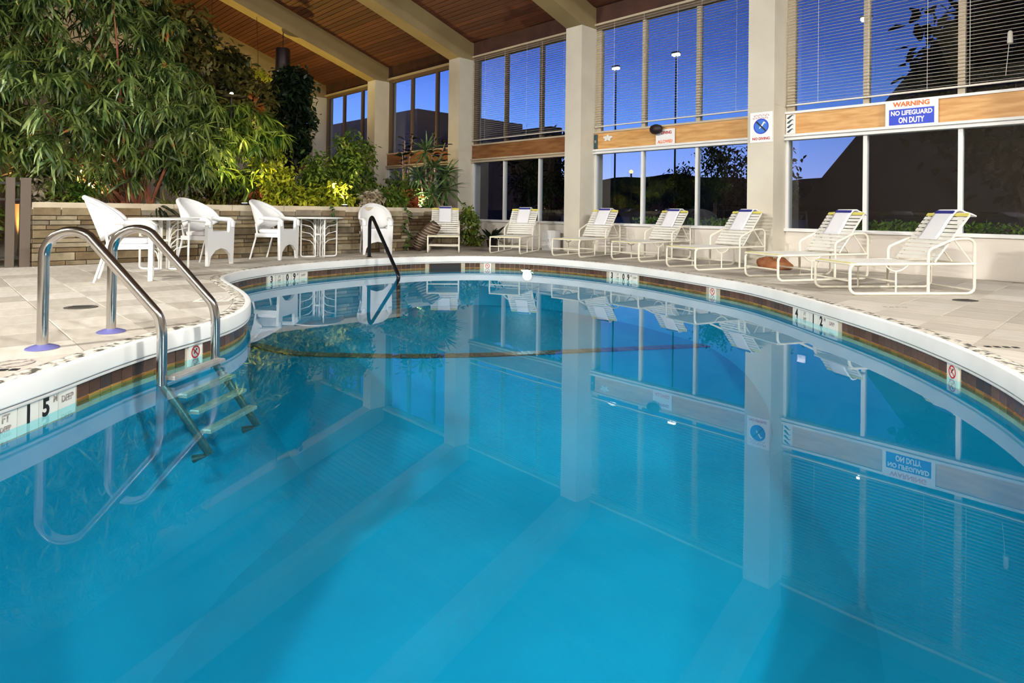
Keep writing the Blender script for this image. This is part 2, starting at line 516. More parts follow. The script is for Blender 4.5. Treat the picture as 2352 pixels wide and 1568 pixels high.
floor = mb.build('floor', MT['joint'])
tag(floor, kind='structure')

T = .4572
GX, GY = -.895, .765
jg = .006
cands = []
for i in range(-30, 11):
    for j in range(-5, 24):
        x0, y0 = GX+i*T, GY+j*T-0.0
        if x0+T > 2.2 or y0+T > ROOM[3]-.02 and y0 > ROOM[3]-.1: continue
        y1 = min(y0+T, ROOM[3]-.02)
        if y0 < -1.8: continue
        if x0 < -11.25 and y0 > 1.2-T and y0 < 9.3 and x0+T < -11.2: continue
        cands.append((x0, min(x0+T, 2.2), y0, y1))
holep = off(.165)
full, cut = [], []
for c in cands:
    pts = [(c[0], c[2]), (c[1], c[2]), (c[1], c[3]), (c[0], c[3]), ((c[0]+c[1])/2, (c[2]+c[3])/2)]
    ins = [inside(p, holep) for p in pts]
    nearest = np.min(np.hypot(np.clip(holep[:, 0], c[0], c[1])-holep[:, 0], np.clip(holep[:, 1], c[2], c[3])-holep[:, 1]))
    if nearest > .001:
        if not ins[4]: full.append(c)
    else: cut.append(c)
def px_size(c):
    p = Vector(((c[0]+c[1])/2, (c[2]+c[3])/2, 0))-CAM
    d = p.dot(fw)
    if d < .3: return 0
    x = 1176+F_PX*p.dot(rr)/d; y = 474.3-F_PX*p.dot(uu)/d
    if not (-40 < x < 2392 and 0 < y < 1600): return 0
    return 1/d**2
allc = [(px_size(c), 'full', c) for c in full]+[(px_size(c), 'cut', c) for c in cut]
allc.sort(key=lambda t: -t[0])
vis = [t for t in allc if t[0] > 0][:300]
rest = [t for t in allc if t not in vis]
full_me = MB().bbox(jg/2-T/2, T/2-jg/2, jg/2-T/2, T/2-jg/2, -.02, 0, .004).mesh('paver', MT['paver'])
def cut_paver(c, mb, ox=0, oy=0):
    poly = [(c[0]+jg/2, c[2]+jg/2), (c[1]-jg/2, c[2]+jg/2), (c[1]-jg/2, c[3]-jg/2), (c[0]+jg/2, c[3]-jg/2)]
    vs = [Vector(p) for p in poly]; ed = [(0, 1), (1, 2), (2, 3), (3, 0)]
    idx = [k for k in range(NP) if c[0]-.3 < holep[k, 0] < c[1]+.3 and c[2]-.3 < holep[k, 1] < c[3]+.3]
    for k in idx:
        k2 = (k+1) % NP
        vs += [Vector(holep[k]), Vector(holep[k2])]; ed.append((len(vs)-2, len(vs)-1))
    V, E, Fc, *_ = delaunay_2d_cdt(vs, ed, [], 0, 1e-5)
    keep = []
    for f in Fc:
        q = sum((V[i] for i in f), Vector((0, 0)))/len(f)
        if poly[0][0] < q.x < poly[1][0] and poly[0][1] < q.y < poly[2][1] and not inside((q.x, q.y), holep): keep.append(f)
    if not keep: return False
    used = sorted({i for f in keep for i in f}); mpd = {u: k for k, u in enumerate(used)}
    b = len(mb.v); n = len(used)
    mb.v += [(V[i].x-ox, V[i].y-oy, 0) for i in used]+[(V[i].x-ox, V[i].y-oy, -.02) for i in used]
    cnt = {}
    for f in keep:
        mb.f.append(tuple(b+mpd[i] for i in f))
        for a, e in zip(f, f[1:]+f[:1]): cnt[(a, e)] = 1
    for (a, e) in cnt:
        if (e, a) not in cnt: mb.f.append((b+mpd[e], b+mpd[a], b+n+mpd[a], b+n+mpd[e]))
    return True
for s, k, c in vis:
    ctr = ((c[0]+c[1])/2, (c[2]+c[3])/2)
    if k == 'full' and abs(c[3]-c[2]-T) < 1e-6:
        put('paver', full_me, floor, (ctr[0], ctr[1], 0))
    elif k == 'full':
        MB().bbox(c[0]+jg/2, c[1]-jg/2, c[2]+jg/2, c[3]-jg/2, -.02, 0, .004).build('paver', MT['paver'], floor)
    else:
        m_ = MB()
        if cut_paver(c, m_, *ctr):
            o = m_.build('paver', MT['paver'], floor, fix=False); o.location = (ctr[0], ctr[1], 0)
mb = MB()
for s, k, c in rest:
    if k == 'full': mb.bbox(c[0]+jg/2, c[1]-jg/2, c[2]+jg/2, c[3]-jg/2, -.02, 0, .004)
    else: cut_paver(c, mb)
o = mb.build('pavers_beyond', MT['paver'], floor, fix=False); o['kind'] = 'stuff'

# ---------------------------------------------------------------- coping, pebble band, pool shell
band = sweep('trim_1', [(.045, -.012), (.05, .0), (.10, .003), (.155, .002), (.172, -.012)], MT['pebble'])
tag(band, kind='structure')
cop = sweep('trim_2', [(.06, -.006), (.052, .003), (.025, .004), (.008, -.002), (0, -.016), (0, -.105), (.006, -.112), (.05, -.112)], MT['coping'])
tag(cop, kind='structure')
gap = sweep('dark_line', [(.012, -.108), (.012, -.118), (.05, -.118)], MT['coping_line'], cop, False)  # thin dark line between coping face and lip
bead = sweep('lip', [(.05, -.117), (.004, -.117), (.002, -.122), (.004, -.132), (.05, -.134)], MT['bead'], cop)
shell = sweep('pool_wall', [(.05, -.12), (.034, -.12), (.034, -.30), (.03, -.31), (.02, -.75), (-.01, -.95), (-.08, -1.12), (-.20, -1.28), (-.38, -1.40), (-.60, -1.48), (-.8, -1.52)], MT['pool'])
tag(shell, kind='structure')
grout = sweep('grout_bed', [(.0335, -.121), (.0335, -.30)], MT['grout'], shell, False)
# pool floor: shallow end to the left, falling towards the camera
BRK = [(-8.75, 3.30), (-8.2, 3.36), (-7.87, 3.41), (-7.47, 3.58), (-6.86, 4.15), (-6.32, 4.77), (-5.69, 5.69), (-5.09, 6.74), (-4.09, 8.46)]
def brk_side(x, y):
    """signed distance to the floor break (positive = deep side)"""
    best = 9e9; sg = 1
    for a, b in zip(BRK[:-1], BRK[1:]):
        ax, ay = a; dx, dy = b[0]-ax, b[1]-ay; L2 = dx*dx+dy*dy
        t = max(0, min(1, ((x-ax)*dx+(y-ay)*dy)/L2))
        qx, qy = ax+dx*t, ay+dy*t; d = math.hypot(x-qx, y-qy)
        if d < best: best = d; sg = 1 if (dx*(y-ay)-dy*(x-ax)) < 0 else -1
    return best*sg
rows = []
for i in range(49):
    x = -10.3+i*10.9/48
    rows.append([])
    for j in range(49):
        y = -1.0+j*10.1/48
        s = max(0, brk_side(x, y))
        rows[-1].append((x, y, -.95-.55*min(1, s/2.5)**1.2))
pf = MB().grid(rows).build('pool_floor', MT['pool'], None, 'all'); tag(pf, kind='structure')
# dark tile line along the break
bp = catmull(BRK+[BRK[-1]]*2, 20)[:(len(BRK)-1)*20]
dd = np.concatenate([[0], np.cumsum(np.linalg.norm(np.diff(bp, axis=0), axis=1))])
lt = MB().box(-.036, .036, -.085, .085, -.006, .006).mesh('line_tile', MT['ltile'])
nl = int(dd[-1]/.077)
for k in range(nl):
    t = (k+.5)*.077
    x, y = np.interp(t, dd, bp[:, 0]), np.interp(t, dd, bp[:, 1]); x2, y2 = np.interp(t+.02, dd, bp[:, 0]), np.interp(t+.02, dd, bp[:, 1])
    if not inside((x, y), off(-.02)): continue
    put('line_tile', lt, pf, mat=Matrix.Translation((x, y, -.945)) @ Matrix.Rotation(math.atan2(y2-y, x2-x), 4, 'Z'))

# ---------------------------------------------------------------- waterline tiles, depth markers, skimmer
def wall_frame(i, d=.034):
    """matrix: x along the edge (left to right seen from the water), y into the wall, z up; i may be fractional"""
    k = int(math.floor(i)) % NP; t = i-math.floor(i); k2 = (k+1) % NP
    p = (PO[k]*(1-t)+PO[k2]*t); n = nrm[k]*(1-t)+nrm[k2]*t; n /= np.linalg.norm(n)
    p = p+n*d
    n3 = Vector((n[0], n[1], 0)); x3 = n3.cross(Vector((0, 0, 1)))
    m = Matrix((x3, n3, Vector((0, 0, 1)))).transposed().to_4x4(); m.translation = (p[0], p[1], 0)
    return m
taken = set()
step_i = PO.shape[0]
DS = float(np.linalg.norm(np.roll(PO, -1, 0)-PO, axis=1).mean())
def seg(i0, i1):
    """indices between two samples, short way"""
    d = (i1-i0) % NP
    if d > NP/2: i0, i1 = i1, i0; d = (i1-i0) % NP
    return [(i0+k) % NP for k in range(d+1)], i0, d
MARKS = [  # (a, b, tokens)
    ((-3.80, .19), (-4.24, .74), ('5', 'FT', '1', '5M', 'DEEP'), 'near'),
    ((-9.26, 3.86), (-9.53, 4.60), ('3', 'FT', '0', '9M', 'DEEP'), 'left'),
    ((-6.60, 8.66), (-5.90, 8.54), ('3', 'FT', '0', '9M', 'DEEP'), 'far'),
    ((-2.83, 7.08), (-2.18, 6.50), ('4', 'FT', '1', '2M', 'DEEP'), 'right')]
mk_lab = {'near': 'white depth marker tiles reading 1.5 M below the ladder coping', 'left': 'white depth marker tiles reading 3 FT below the wicker chairs',
          'far': 'white depth marker tiles reading 3 FT below the middle chaise lounges', 'right': 'white depth marker tiles reading 4 FT on the right pool edge'}
for a, b, toks, key in MARKS:
    idx, i0, d = seg(near_i(*a), near_i(*b)); taken |= set(idx)
    mid = wall_frame(i0+d/2, .034)
    root = empty('depth_marker', mid.translation, 0, mk_lab[key], 'marker', 'depth markers on the pool edge')
    bpy.context.view_layer.update()
    flip = (Vector(b+(0,))-Vector(a+(0,))).dot(wall_frame(i0+d/2).col[0].to_3d()) < 0
    n = len(toks); wd = d*DS/n
    for k, tk in enumerate(toks):
        # tokens read left to right for someone in the pool: local +x of wall_frame
        fi = i0+d*(k+.5)/n
        xdir = wall_frame(fi).col[0].to_3d()
        ip = wall_frame(i0+d).translation-wall_frame(i0).translation
        if ip.dot(xdir) < 0: fi = i0+d*(1-(k+.5)/n)
        m_ = wall_frame(fi, .034)
        loc = Matrix.Translation(-mid.translation) @ m_
        t_ = put('tile', MB().box(-wd/2+.002, wd/2-.002, -.014, 0, -.285, -.136).mesh('marker_tile', MT['marker']), root, mat=loc)
        def glyph(s, size, dx, z, m):
            me = text_mesh(s, size, m, .0008)
            put('lettering', me, t_, mat=Matrix.Translation((dx, -.0155, z)) @ Matrix.Rotation(PI/2, 4, 'X') @ Matrix.Diagonal((.8, 1, 1, 1)))
        if tk == 'FT':
            glyph('FT', .055, 0, -.172, MT['faint']); glyph('DEEP', .035, 0, -.222, MT['faint'])
        elif tk == 'DEEP': glyph('DEEP', .05, 0, -.185, MT['faint'])
        elif len(tk) == 2:
            glyph(tk[0], .13, -.02, -.195, MT['black']); glyph('M', .05, .045, -.165, MT['faint'])
        else: glyph(tk, .13, 0, -.195, MT['black'])
nd_lab = ['white no diving tile between the ladder rails', 'small white no diving tile on the far pool edge beside the skimmer opening',
          'small white no diving tile between the two right depth markers', 'white no diving tile nearest the right frame edge']
def ring(r0, r1, n=28):
    m_ = MB()
    m_.plate([(r1*math.cos(2*PI*k/n), r1*math.sin(2*PI*k/n)) for k in range(n)], [[(r0*math.cos(2*PI*k/n), r0*math.sin(2*PI*k/n)) for k in range(n)]], .0012, lambda a, b, t: Vector((a, -t, b)))
    return m_
def diver(s, fn=None):
    """stick swimmer diving head down, drawn in x-z, facing -y"""
    m_ = MB()
    def bar(a, b, w):
        a, b = Vector((a[0], 0, a[1])), Vector((b[0], 0, b[1])); d = (b-a).normalized(); n = Vector((d.z, 0, -d.x))*w
        m_.plate([(p.x, p.z) for p in (a-n, b-n, b+n, a+n)], [], .0012, lambda x, z, t: Vector((x*s, -t, z*s)))
    bar((.35, .75), (-.05, .1), .12); bar((-.05, .1), (-.5, -.35), .09); bar((.35, .75), (.55, .45), .07)
    m_.plate([(.16*math.cos(2*PI*k/12)-.3, .16*math.sin(2*PI*k/12)+.08) for k in range(12)], [], .0012, lambda x, z, t: Vector((x*s, -t, z*s)))
    return m_
for (x, y), lb in zip([(-4.96, 1.52), (-9.1, 8.04), (-4.31, 7.98), (-1.03, 5.27)], nd_lab):
    i = near_i(x, y); taken |= {(i-1) % NP, i, (i+1) % NP, (i+2) % NP}
    m_ = wall_frame(i+.5, .034)
    root = empty('no_diving_tile', m_.translation, 0, lb, 'sign', 'no diving tiles on the pool edge'); root.rotation_euler = m_.to_euler()
    MB().box(-.072, .072, -.014, 0, -.285, -.136).build('tile', MT['marker'], root)
    put('prohibition_ring', ring(.036, .046).mesh('ring', MT['red']), root, (0, -.0145, -.188))
    sl = MB().box(-.04, .04, -.0012, 0, -.004, .004).build('slash', MT['red'], root); sl.location = (0, -.0155, -.188); sl.rotation_euler = (0, PI/4, 0)
    put('diver_figure', diver(.032).mesh('diver', MT['black']), root, (0, -.0145, -.188))
    wv = MB()
    for q in range(3): wv.box(-.035+.005*q, .035-.005*q, -.0155, -.0145, -.25-.012*q, -.246-.012*q)
    wv.build('wave_marks', MT['faint'], root)
sk_idx, sk0, skd = seg(near_i(-9.66, 7.13), near_i(-9.4, 7.67)); taken |= set(sk_idx)
skm = wall_frame(sk0+skd/2, .034)
sk = empty('pool_skimmer', skm.translation, 0, 'dark skimmer opening in the brown tiles below the first chaise', 'skimmer'); sk.rotation_euler = skm.to_euler()
w = skd*DS/2
m_ = MB(); m_.plate([(-w, -.30), (w, -.30), (w, -.134), (-w, -.134)], [[(-w+.02, -.285), (w-.02, -.285), (w-.02, -.142), (-w+.02, -.142)]], .014, lambda a, b, t: Vector((a, -.02-t, b)))
m_.build('frame', MT['wtile'], sk)
MB().box(-w+.02, w-.02, -.022, -.018, -.285, -.142).build('black_plate', MT['black'], sk)  # flat black plate: the opening's inner shade put into its colour
wt = MB().bbox(-.0455, .0455, -.085/2, .085/2, 0, .008, .002).mesh('brown_tile', MT['wtile'])
gt = MB().bbox(-.0455, .0455, -.02, .02, 0, .008, .002).mesh('golden_tile', MT['gtile'])
wt2 = MB().bbox(-.0455, .0455, -.0225, .0225, 0, .008, .002).mesh('brown_tile', MT['wtile'])
order = []
for i in range(0, NP, 2):
    if i in taken or (i+1) % NP in taken: continue
    m_ = wall_frame(i+.5, .034); p = m_.translation-CAM; d = p.dot(fw)
    x = 1176+F_PX*p.dot(rr)/max(d, .01)
    seen = d > .5 and -40 < x < 2400 and (p.dot(m_.col[1].to_3d()) > 0)
    order.append((0 if seen else 1, d, m_))
order.sort(key=lambda t: (t[0], t[1]))
R90 = Matrix.Rotation(PI/2, 4, 'X')
hid = MB()
for k, (sn, d, m_) in enumerate(order):
    if sn == 0:
        put('waterline_tile', wt, shell, mat=m_ @ Matrix.Translation((0, 0, -.178)) @ R90)
        put('golden_tile', gt, shell, mat=m_ @ Matrix.Translation((0, 0, -.245)) @ R90)
    else:
        for z, h in ((-.178, .0425), (-.245, .02)):
            b = len(hid.v)
            hid.v += [tuple(m_ @ Vector((sx*.0455, -.006, z+sz*h))) for sx, sz in ((-1, -1), (1, -1), (1, 1), (-1, 1))]
            hid.f.append((b, b+1, b+2, b+3))
o = hid.build('waterline_tiles_beyond', MT['wtile'], shell); o['kind'] = 'stuff'

# ---------------------------------------------------------------- water
vs = [Vector(p) for p in off(.032)]
V, E, Fc, *_ = delaunay_2d_cdt(vs, [(i, (i+1) % NP) for i in range(NP)], [], 1, 1e-5)
mb = MB(); mb.v = [(v.x, v.y, WATER) for v in V]; mb.f = [tuple(f) for f in Fc]
water = mb.build('pool_water', MT['water'], None, fix=False)
me = water.data
if me.polygons[0].normal.z < 0: me.flip_normals()
tag(water, 'still blue water filling the curved pool', 'water', kind='stuff')

# pool lamps
def pool_lamp(i, z, label, watts, dome=True):
    m_ = wall_frame(i, .03)
    root = empty('pool_lamp', m_.translation, 0, label, 'lamp', 'underwater pool lamps'); root.rotation_euler = m_.to_euler()
    prof = [(.13, 0), (.13, .015), (.105, .03), (.1, .03)]
    a = MB().lathe(prof, 24).build('bezel', MT['steel'], root, True); a.location = (0, 0, z); a.rotation_euler = (PI/2, 0, 0)
    b = MB().lathe([(.1, .0), (.098, .03), (.07, .05), (.03, .06)], 24).build('lens', MT['poolglow'], root, True); b.location = (0, 0, z); b.rotation_euler = (PI/2, 0, 0)
    ld = bpy.data.lights.new('pool_light', 'AREA'); ld.shape = 'DISK'; ld.size = .3; ld.energy = watts; ld.color = (.85, .97, 1)
    lo = link(bpy.data.objects.new('pool_light', ld), root); lo.location = (0, -.09, z); lo.rotation_euler = (-PI/2, 0, 0)
    return root
pool_lamp(near_i(-8.42, 8.52), -.34, 'round pool lamp under the waterline at the far edge', POOL_W)
pool_lamp(near_i(-2.5, -.75), -.75, 'added unseen pool lamp low in the near pool wall', POOL_W)  # added out of view to brighten the pool
pool_lamp(near_i(.0, 2.2), -.75, 'added unseen pool lamp low in the right pool wall', POOL_W)  # another added lamp outside the frame, lights the pool paint

# ================================================================ building
def ceil_z(y): return 5.52+.335*(10.92-y)
RIDGE_Y = 2.0
def roof_z(y): return ceil_z(y) if y >= RIDGE_Y else ceil_z(2*RIDGE_Y-y)
PW, PSTEP = .46, 4.27
PXS = [-5.006+PSTEP*k for k in (1, 0, -1, -2, -3, -4)]          # left edge of each pillar, right to left
PY0 = 10.55
pl_lab = None
for x in PXS+[PXS[0]+PSTEP]:
    m_ = MB()
    m_.box(x, x+PW, PY0, 11.35, -.012, 2.78)
    m_.box(x, x+PW, PY0, 11.35, 2.786, 5.025)
    m_.box(x+.004, x+PW-.004, PY0+.004, 11.3, 2.7, 2.9)
    o = m_.build('pillar', MT['pillar']); tag(o, kind='structure')
# beams: follow the roof to the ridge and down the far side
for x in PXS+[PXS[0]+PSTEP]:
    def zb(y): return 5.03+.328*(10.55-y)
    prof = [(11.35, 5.03), (10.55, 5.03), (RIDGE_Y, zb(RIDGE_Y)), (-4.98, zb(2*RIDGE_Y+4.98)), (-4.98, roof_z(-4.98)+.02), (RIDGE_Y, roof_z(RIDGE_Y)+.02), (11.35, roof_z(11.35)+.02)]
    m_ = MB(); m_.plate(prof, [], PW, lambda a, b, t, x=x: Vector((x+t, a, b)))
    o = m_.build('beam', MT['beam']); tag(o, kind='structure')
# ceiling: backing plus boards running along the window wall
ceiling = MB().grid([[(ROOM[0], y, roof_z(y)+.03) for y in (11.4, RIDGE_Y, -5.0)], [(5.5, y, roof_z(y)+.03) for y in (11.4, RIDGE_Y, -5.0)]]).build('ceiling', MT['fascia'])
tag(ceiling, kind='structure')
BW = .142
sl = math.atan(.335)
bay_len = PSTEP-PW
board = MB().bbox(-bay_len/2, bay_len/2, -BW/2+.006, BW/2-.006, 0, .02, .004).mesh('ceiling_board', MT['ceil'])
far = MB()
def board_mat(xc, y):
    # boards hang under the backing: top face of the bbox looks down
    return Matrix.Translation((xc, y, roof_z(y)+.02)) @ Matrix.Rotation(-sl, 4, 'X') @ Matrix.Rotation(PI, 4, 'X')
for bi, x in enumerate(PXS[:-1]):
    xc = x-PSTEP+PW+bay_len/2
    ymin = {0: 12, 1: 8.6, 2: 7.2, 3: 5.4, 4: 3.8}[bi]
    k = 0
    while True:
        y = 10.98-(k+.5)*BW*math.cos(sl); k += 1
        if y < RIDGE_Y: break
        mm = board_mat(xc, y)
        if y > ymin: put('ceiling_board', board, ceiling, mat=mm)
        else:
            b = len(far.v)
            far.v += [tuple(mm @ Vector((sx*bay_len/2, sy*(BW/2-.006), .02))) for sx, sy in ((-1, -1), (1, -1), (1, 1), (-1, 1))]; far.f.append((b, b+1, b+2, b+3))
for x0, x1, lo in ((PXS[0]+PW, PXS[0]+PSTEP, RIDGE_Y), (ROOM[0], PXS[-1], RIDGE_Y)):
    k = 0
    while True:
        y = 10.98-(k+.5)*BW*math.cos(sl); k += 1
        if y < lo: break
        mm = board_mat((x0+x1)/2, y); L_ = (x1-x0)/2; b = len(far.v)
        far.v += [tuple(mm @ Vector((sx*L_, sy*(BW/2-.006), .02))) for sx, sy in ((-1, -1), (1, -1), (1, 1), (-1, 1))]; far.f.append((b, b+1, b+2, b+3))
for x in PXS:
    for k in range(46):
        y = RIDGE_Y-(k+.5)*BW*math.cos(sl)
        if y < -4.9: break
        z = roof_z(y)+.0; b = len(far.v); dz = .335*BW*.45
        far.v += [(x-PSTEP+PW, y-BW*.45, z-dz), (x, y-BW*.45, z-dz), (x, y+BW*.45, z+dz), (x-PSTEP+PW, y+BW*.45, z+dz)]; far.f.append((b, b+1, b+2, b+3))
o = far.build('boards_beyond', MT['ceil'], ceiling); o['kind'] = 'stuff'
# walls
o = MB().box(ROOM[0]-.2, ROOM[0], -5.0, 11.4, -.02, 9).build('wall_left', MT['panelwall']); tag(o, kind='structure')
for k in range(14):
    MB().box(ROOM[0], ROOM[0]+.03, -4.9+k*1.15, -4.9+k*1.15+1.10, .1, 3.4).build('wall_panel', MT['panelwall'], o)
o = MB().box(ROOM[1], ROOM[1]+.2, -5.0, 11.4, -.02, 9).build('wall_right', MT['wall']); tag(o, kind='structure')
o = MB().box(ROOM[0], ROOM[1], -5.2, -5.0, -.02, 9).build('wall_back', MT['wall']); tag(o, kind='structure')

# window wall, bay by bay
YW = 11.05
low = MB().box(ROOM[0], ROOM[1], YW, YW+.22, -.02, .60).build('wall_window_side', MT['whitewall']); tag(low, kind='structure')
MB().box(ROOM[0], ROOM[1], YW-.006, YW+.02, 0, .07).build('baseboard_window_side', MT['whitewall']).__setitem__('kind', 'structure')
wid = 0
def bar(m_, x0, x1, z0, z1, y0=YW, y1=YW+.1): m_.box(x0, x1, y0, y1, z0, z1)
for bi in range(-1, 6):
    # bay between pillar bi+1 (left) and pillar bi (right); bays listed right to left
    xr = PXS[bi] if bi >= 0 else PXS[0]+PSTEP
    xl = (PXS[bi+1] if bi+1 < len(PXS) else ROOM[0]-PW)+PW
    if xl < ROOM[0]: xl = ROOM[0]
    w_ = xr-xl
    if w_ < .5: continue
    inview = bi in (0, 1, 2, 3, 4)
    m1, m2 = xl+w_/3, xl+2*w_/3
    wid += 1
    # lower window
    root = empty('window_%d' % wid, (0, 0, 0)); tag(root, kind='structure')
    f_ = MB(); bar(f_, xl, xr, .60, .655, YW-.05, YW+.16); f_.build('window_sill', MT['white'], root)
    for xx in (m1, m2): MB().box(xx-.03, xx+.03, YW-.0, YW+.1, .655, 2.20).build('mullion', MT['white'], root)
    for xx in (xl, xr-.05): MB().box(xx, xx+.05, YW, YW+.1, .655, 2.20).build('jamb', MT['white'], root)
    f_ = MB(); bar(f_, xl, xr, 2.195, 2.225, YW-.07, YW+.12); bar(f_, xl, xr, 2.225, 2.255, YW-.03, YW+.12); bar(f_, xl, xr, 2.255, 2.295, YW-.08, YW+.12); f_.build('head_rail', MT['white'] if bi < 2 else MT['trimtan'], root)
    for a, b in ((xl+.05, m1-.03), (m1+.03, m2-.03), (m2+.03, xr-.05)):
        MB().box(a, b, YW+.05, YW+.056, .655, 2.195).build('pane', MT['glass'], root)
    # spandrel
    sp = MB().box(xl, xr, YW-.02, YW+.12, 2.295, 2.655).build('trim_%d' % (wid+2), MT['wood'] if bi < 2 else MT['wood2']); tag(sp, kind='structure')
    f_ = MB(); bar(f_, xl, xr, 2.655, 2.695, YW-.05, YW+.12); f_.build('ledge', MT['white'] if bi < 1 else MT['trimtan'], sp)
    # upper window
    wid += 1
    root = empty('window_%d' % wid, (0, 0, 0)); tag(root, kind='structure')
    dk = MT['trimtan'] if bi < 2 else MT['darkframe']  # far bays: tan frames in weaker light, darkness put into the colour
    for xx in (m1, m2): MB().box(xx-.045, xx+.045, YW+.03, YW+.13, 2.695, 5.08).build('mullion', dk, root)
    MB().box(xl, xl+.14, YW+.03, YW+.13, 2.695, 5.08).build('jamb', dk, root); MB().box(xr-.05, xr, YW+.03, YW+.13, 2.695, 5.08).build('jamb', dk, root)
    f_ = MB(); bar(f_, xl, xr, 4.98, 5.08, YW+.02, YW+.13); f_.build('head', MT['darkframe'], root)
    f_ = MB(); bar(f_, xl, xr, 5.08, 5.125, YW-.06, YW+.13); f_.build('head_trim', MT['trimtan'], root)
    for a, b in ((xl+.14, m1-.045), (m1+.045, m2-.045), (m2+.045, xr-.05)):
        MB().box(a, b, YW+.08, YW+.086, 2.695, 4.98).build('pane', MT['glass'], root)
    o = MB().box(xl, xr, YW-.0, YW+.12, 5.125, 5.6).build('fascia', MT['fascia'], root)
    # venetian blinds on the three bays nearest the camera
    if bi in (0, 1, 2):
        lab = ['open white venetian blind in the rightmost upper window', 'open venetian blind in the upper window left of the sign pillar', 'venetian blind in the upper window behind the planter end'][bi]
        bl = empty('venetian_blind', ((xl+xr)/2, YW-.03, 2.80), 0, lab, 'blind', 'venetian blinds')
        L_ = w_/2-.03
        sm = MB().box(-L_, L_, -.024, .024, -.0012, .0012).mesh('slat', MT['slat'])
        n = 42
        for k in range(n):
            put('slat', sm, bl, mat=Matrix.Translation((0, 0, .04+k*.0535)) @ Matrix.Rotation(math.radians(6), 4, 'X'))
        MB().box(-L_, L_, -.022, .022, -.01, .014).build('bottom_rail', MT['slat'], bl)
        MB().box(-L_, L_, -.025, .025, 2.285, 2.32).build('head_box', MT['slat'], bl)
        for q in (-.72, -.31, .12, .40, .78): MB().tube([(q*L_, -.03, 0), (q*L_, -.03, 2.29)], .003, 5).build('cord', MT['cord'], bl)
        if bi == 0:
            MB().tube([(.62*L_, -.035, .08), (.64*L_, -.04, .55)], .004, 5).build('pull_cord', MT['cord'], bl)
            MB().lathe([(.012, 0), (.035, .01), (.028, .16), (.012, .18)], 10, (.645*L_, -.045, .52)).build('tassel', MT['cord'], bl, True)

# ================================================================ signs on the window wall
def sign_base(name, x0, x1, z0, z1, y, label, cat='sign'):
    root = empty(name, ((x0+x1)/2, y, z0), 0, label, cat)
    w_, h_ = x1-x0, z1-z0
    MB().box(-w_/2, w_/2, -.012, 0, 0, h_).build('board', MT['signwhite'], root)
    return root, w_, h_
def lettering(root, s, size, m, x, z, sx=1.0, y=-.0135):
    me = text_mesh(s, size, m, .0008)
    return put('lettering', me, root, mat=Matrix.Translation((x, y, z)) @ Matrix.Rotation(PI/2, 4, 'X') @ Matrix.Diagonal((sx, 1, 1, 1)))
def strokes(root, m, x0, x1, z, h, n):
    k = MB(); dx = (x1-x0)/n
    for i in range(n):
        a = x0+dx*i
        k.box(a+dx*.12, a+dx*.3, -.0135, -.012, z-h/2, z+h/2)
        k.box(a+dx*.12, a+dx*(.7 if i % 3 else .9), -.0135, -.012, z+(h/2-h*.25 if i % 2 else -h/2), z+(h/2 if i % 2 else -h/2+h*.25))
    k.build('worn_lettering', m, root)
sg, w_, h_ = sign_base('no_diving_sign', -4.955, -4.565, 2.14, 2.66, PY0, 'white sign with blue no diving circle on the nearest pillar')
strokes(sg, MT['red'], -.13, .15, h_-.055, .028, 9); strokes(sg, MT['red'], -.15, .13, h_-.10, .028, 9)
def disc(r, n=32, hole=None):
    m_ = MB(); m_.plate([(r*math.cos(2*PI*k/n), r*math.sin(2*PI*k/n)) for k in range(n)], [], .0012, lambda a, b, t: Vector((a, -t, b))); return m_
put('blue_disc', disc(.125).mesh('disc', MT['skyblue']), sg, (0, -.0122, .275))
put('prohibition_ring', ring(.112, .134).mesh('ring', MT['blue']), sg, (0, -.0136, .275))
o = MB().box(-.12, .12, -.0012, 0, -.012, .012).build('slash', MT['black'], sg); o.location = (0, -.0162, .275); o.rotation_euler = (0, PI/4, 0)
put('diver_figure', diver(.10).mesh('diver', MT['signwhite']), sg, (0.02, -.0148, .275))
lettering(sg, 'NO DIVING', .062, MT['red'], 0, .06, .95)

sg, w_, h_ = sign_base('lifeguard_sign', -2.97, -2.27, 2.285, 2.685, YW-.055, 'white and blue WARNING sign on the right wood panel')
lettering(sg, 'WARNING', .10, MT['orange'], 0, .335, 1.0)
MB().box(-.30, .30, -.0132, -.012, .02, .265).build('blue_field', MT['blue'], sg)
lettering(sg, 'NO LIFEGUARD', .098, MT['signwhite'], 0, .20, .80, -.0145)
lettering(sg, 'ON DUTY', .12, MT['signwhite'], 0, .085, .62, -.0145)

sg, w_, h_ = sign_base('allowed_sign', -7.17, -6.73, 2.285, 2.60, YW-.055, 'white sign with orange lettering on the wood panel left of the pillar')
lettering(sg, 'ALLOWED', .085, MT['orange'], 0, .06, .85)
lettering(sg, 'DIVING', .085, MT['red'], .03, .24, .85)
o = MB().lathe([(.02, -.075), (.09, -.06), (.135, -.02), (.145, .03), (.12, .075), (.05, .10), (.01, .105)], 20).build('wall_speaker', MT['can'], None, True)
o.location = (-7.10, YW-.17, 2.58); o.scale = (1, .72, 1.15)
tag(o, 'dark rounded fixture overlapping the sign with orange lettering', 'fixture')
MB().tube([(0, .14, 0), (0, .20, -.02)], .02, 8).build('bracket', MT['can'], o)
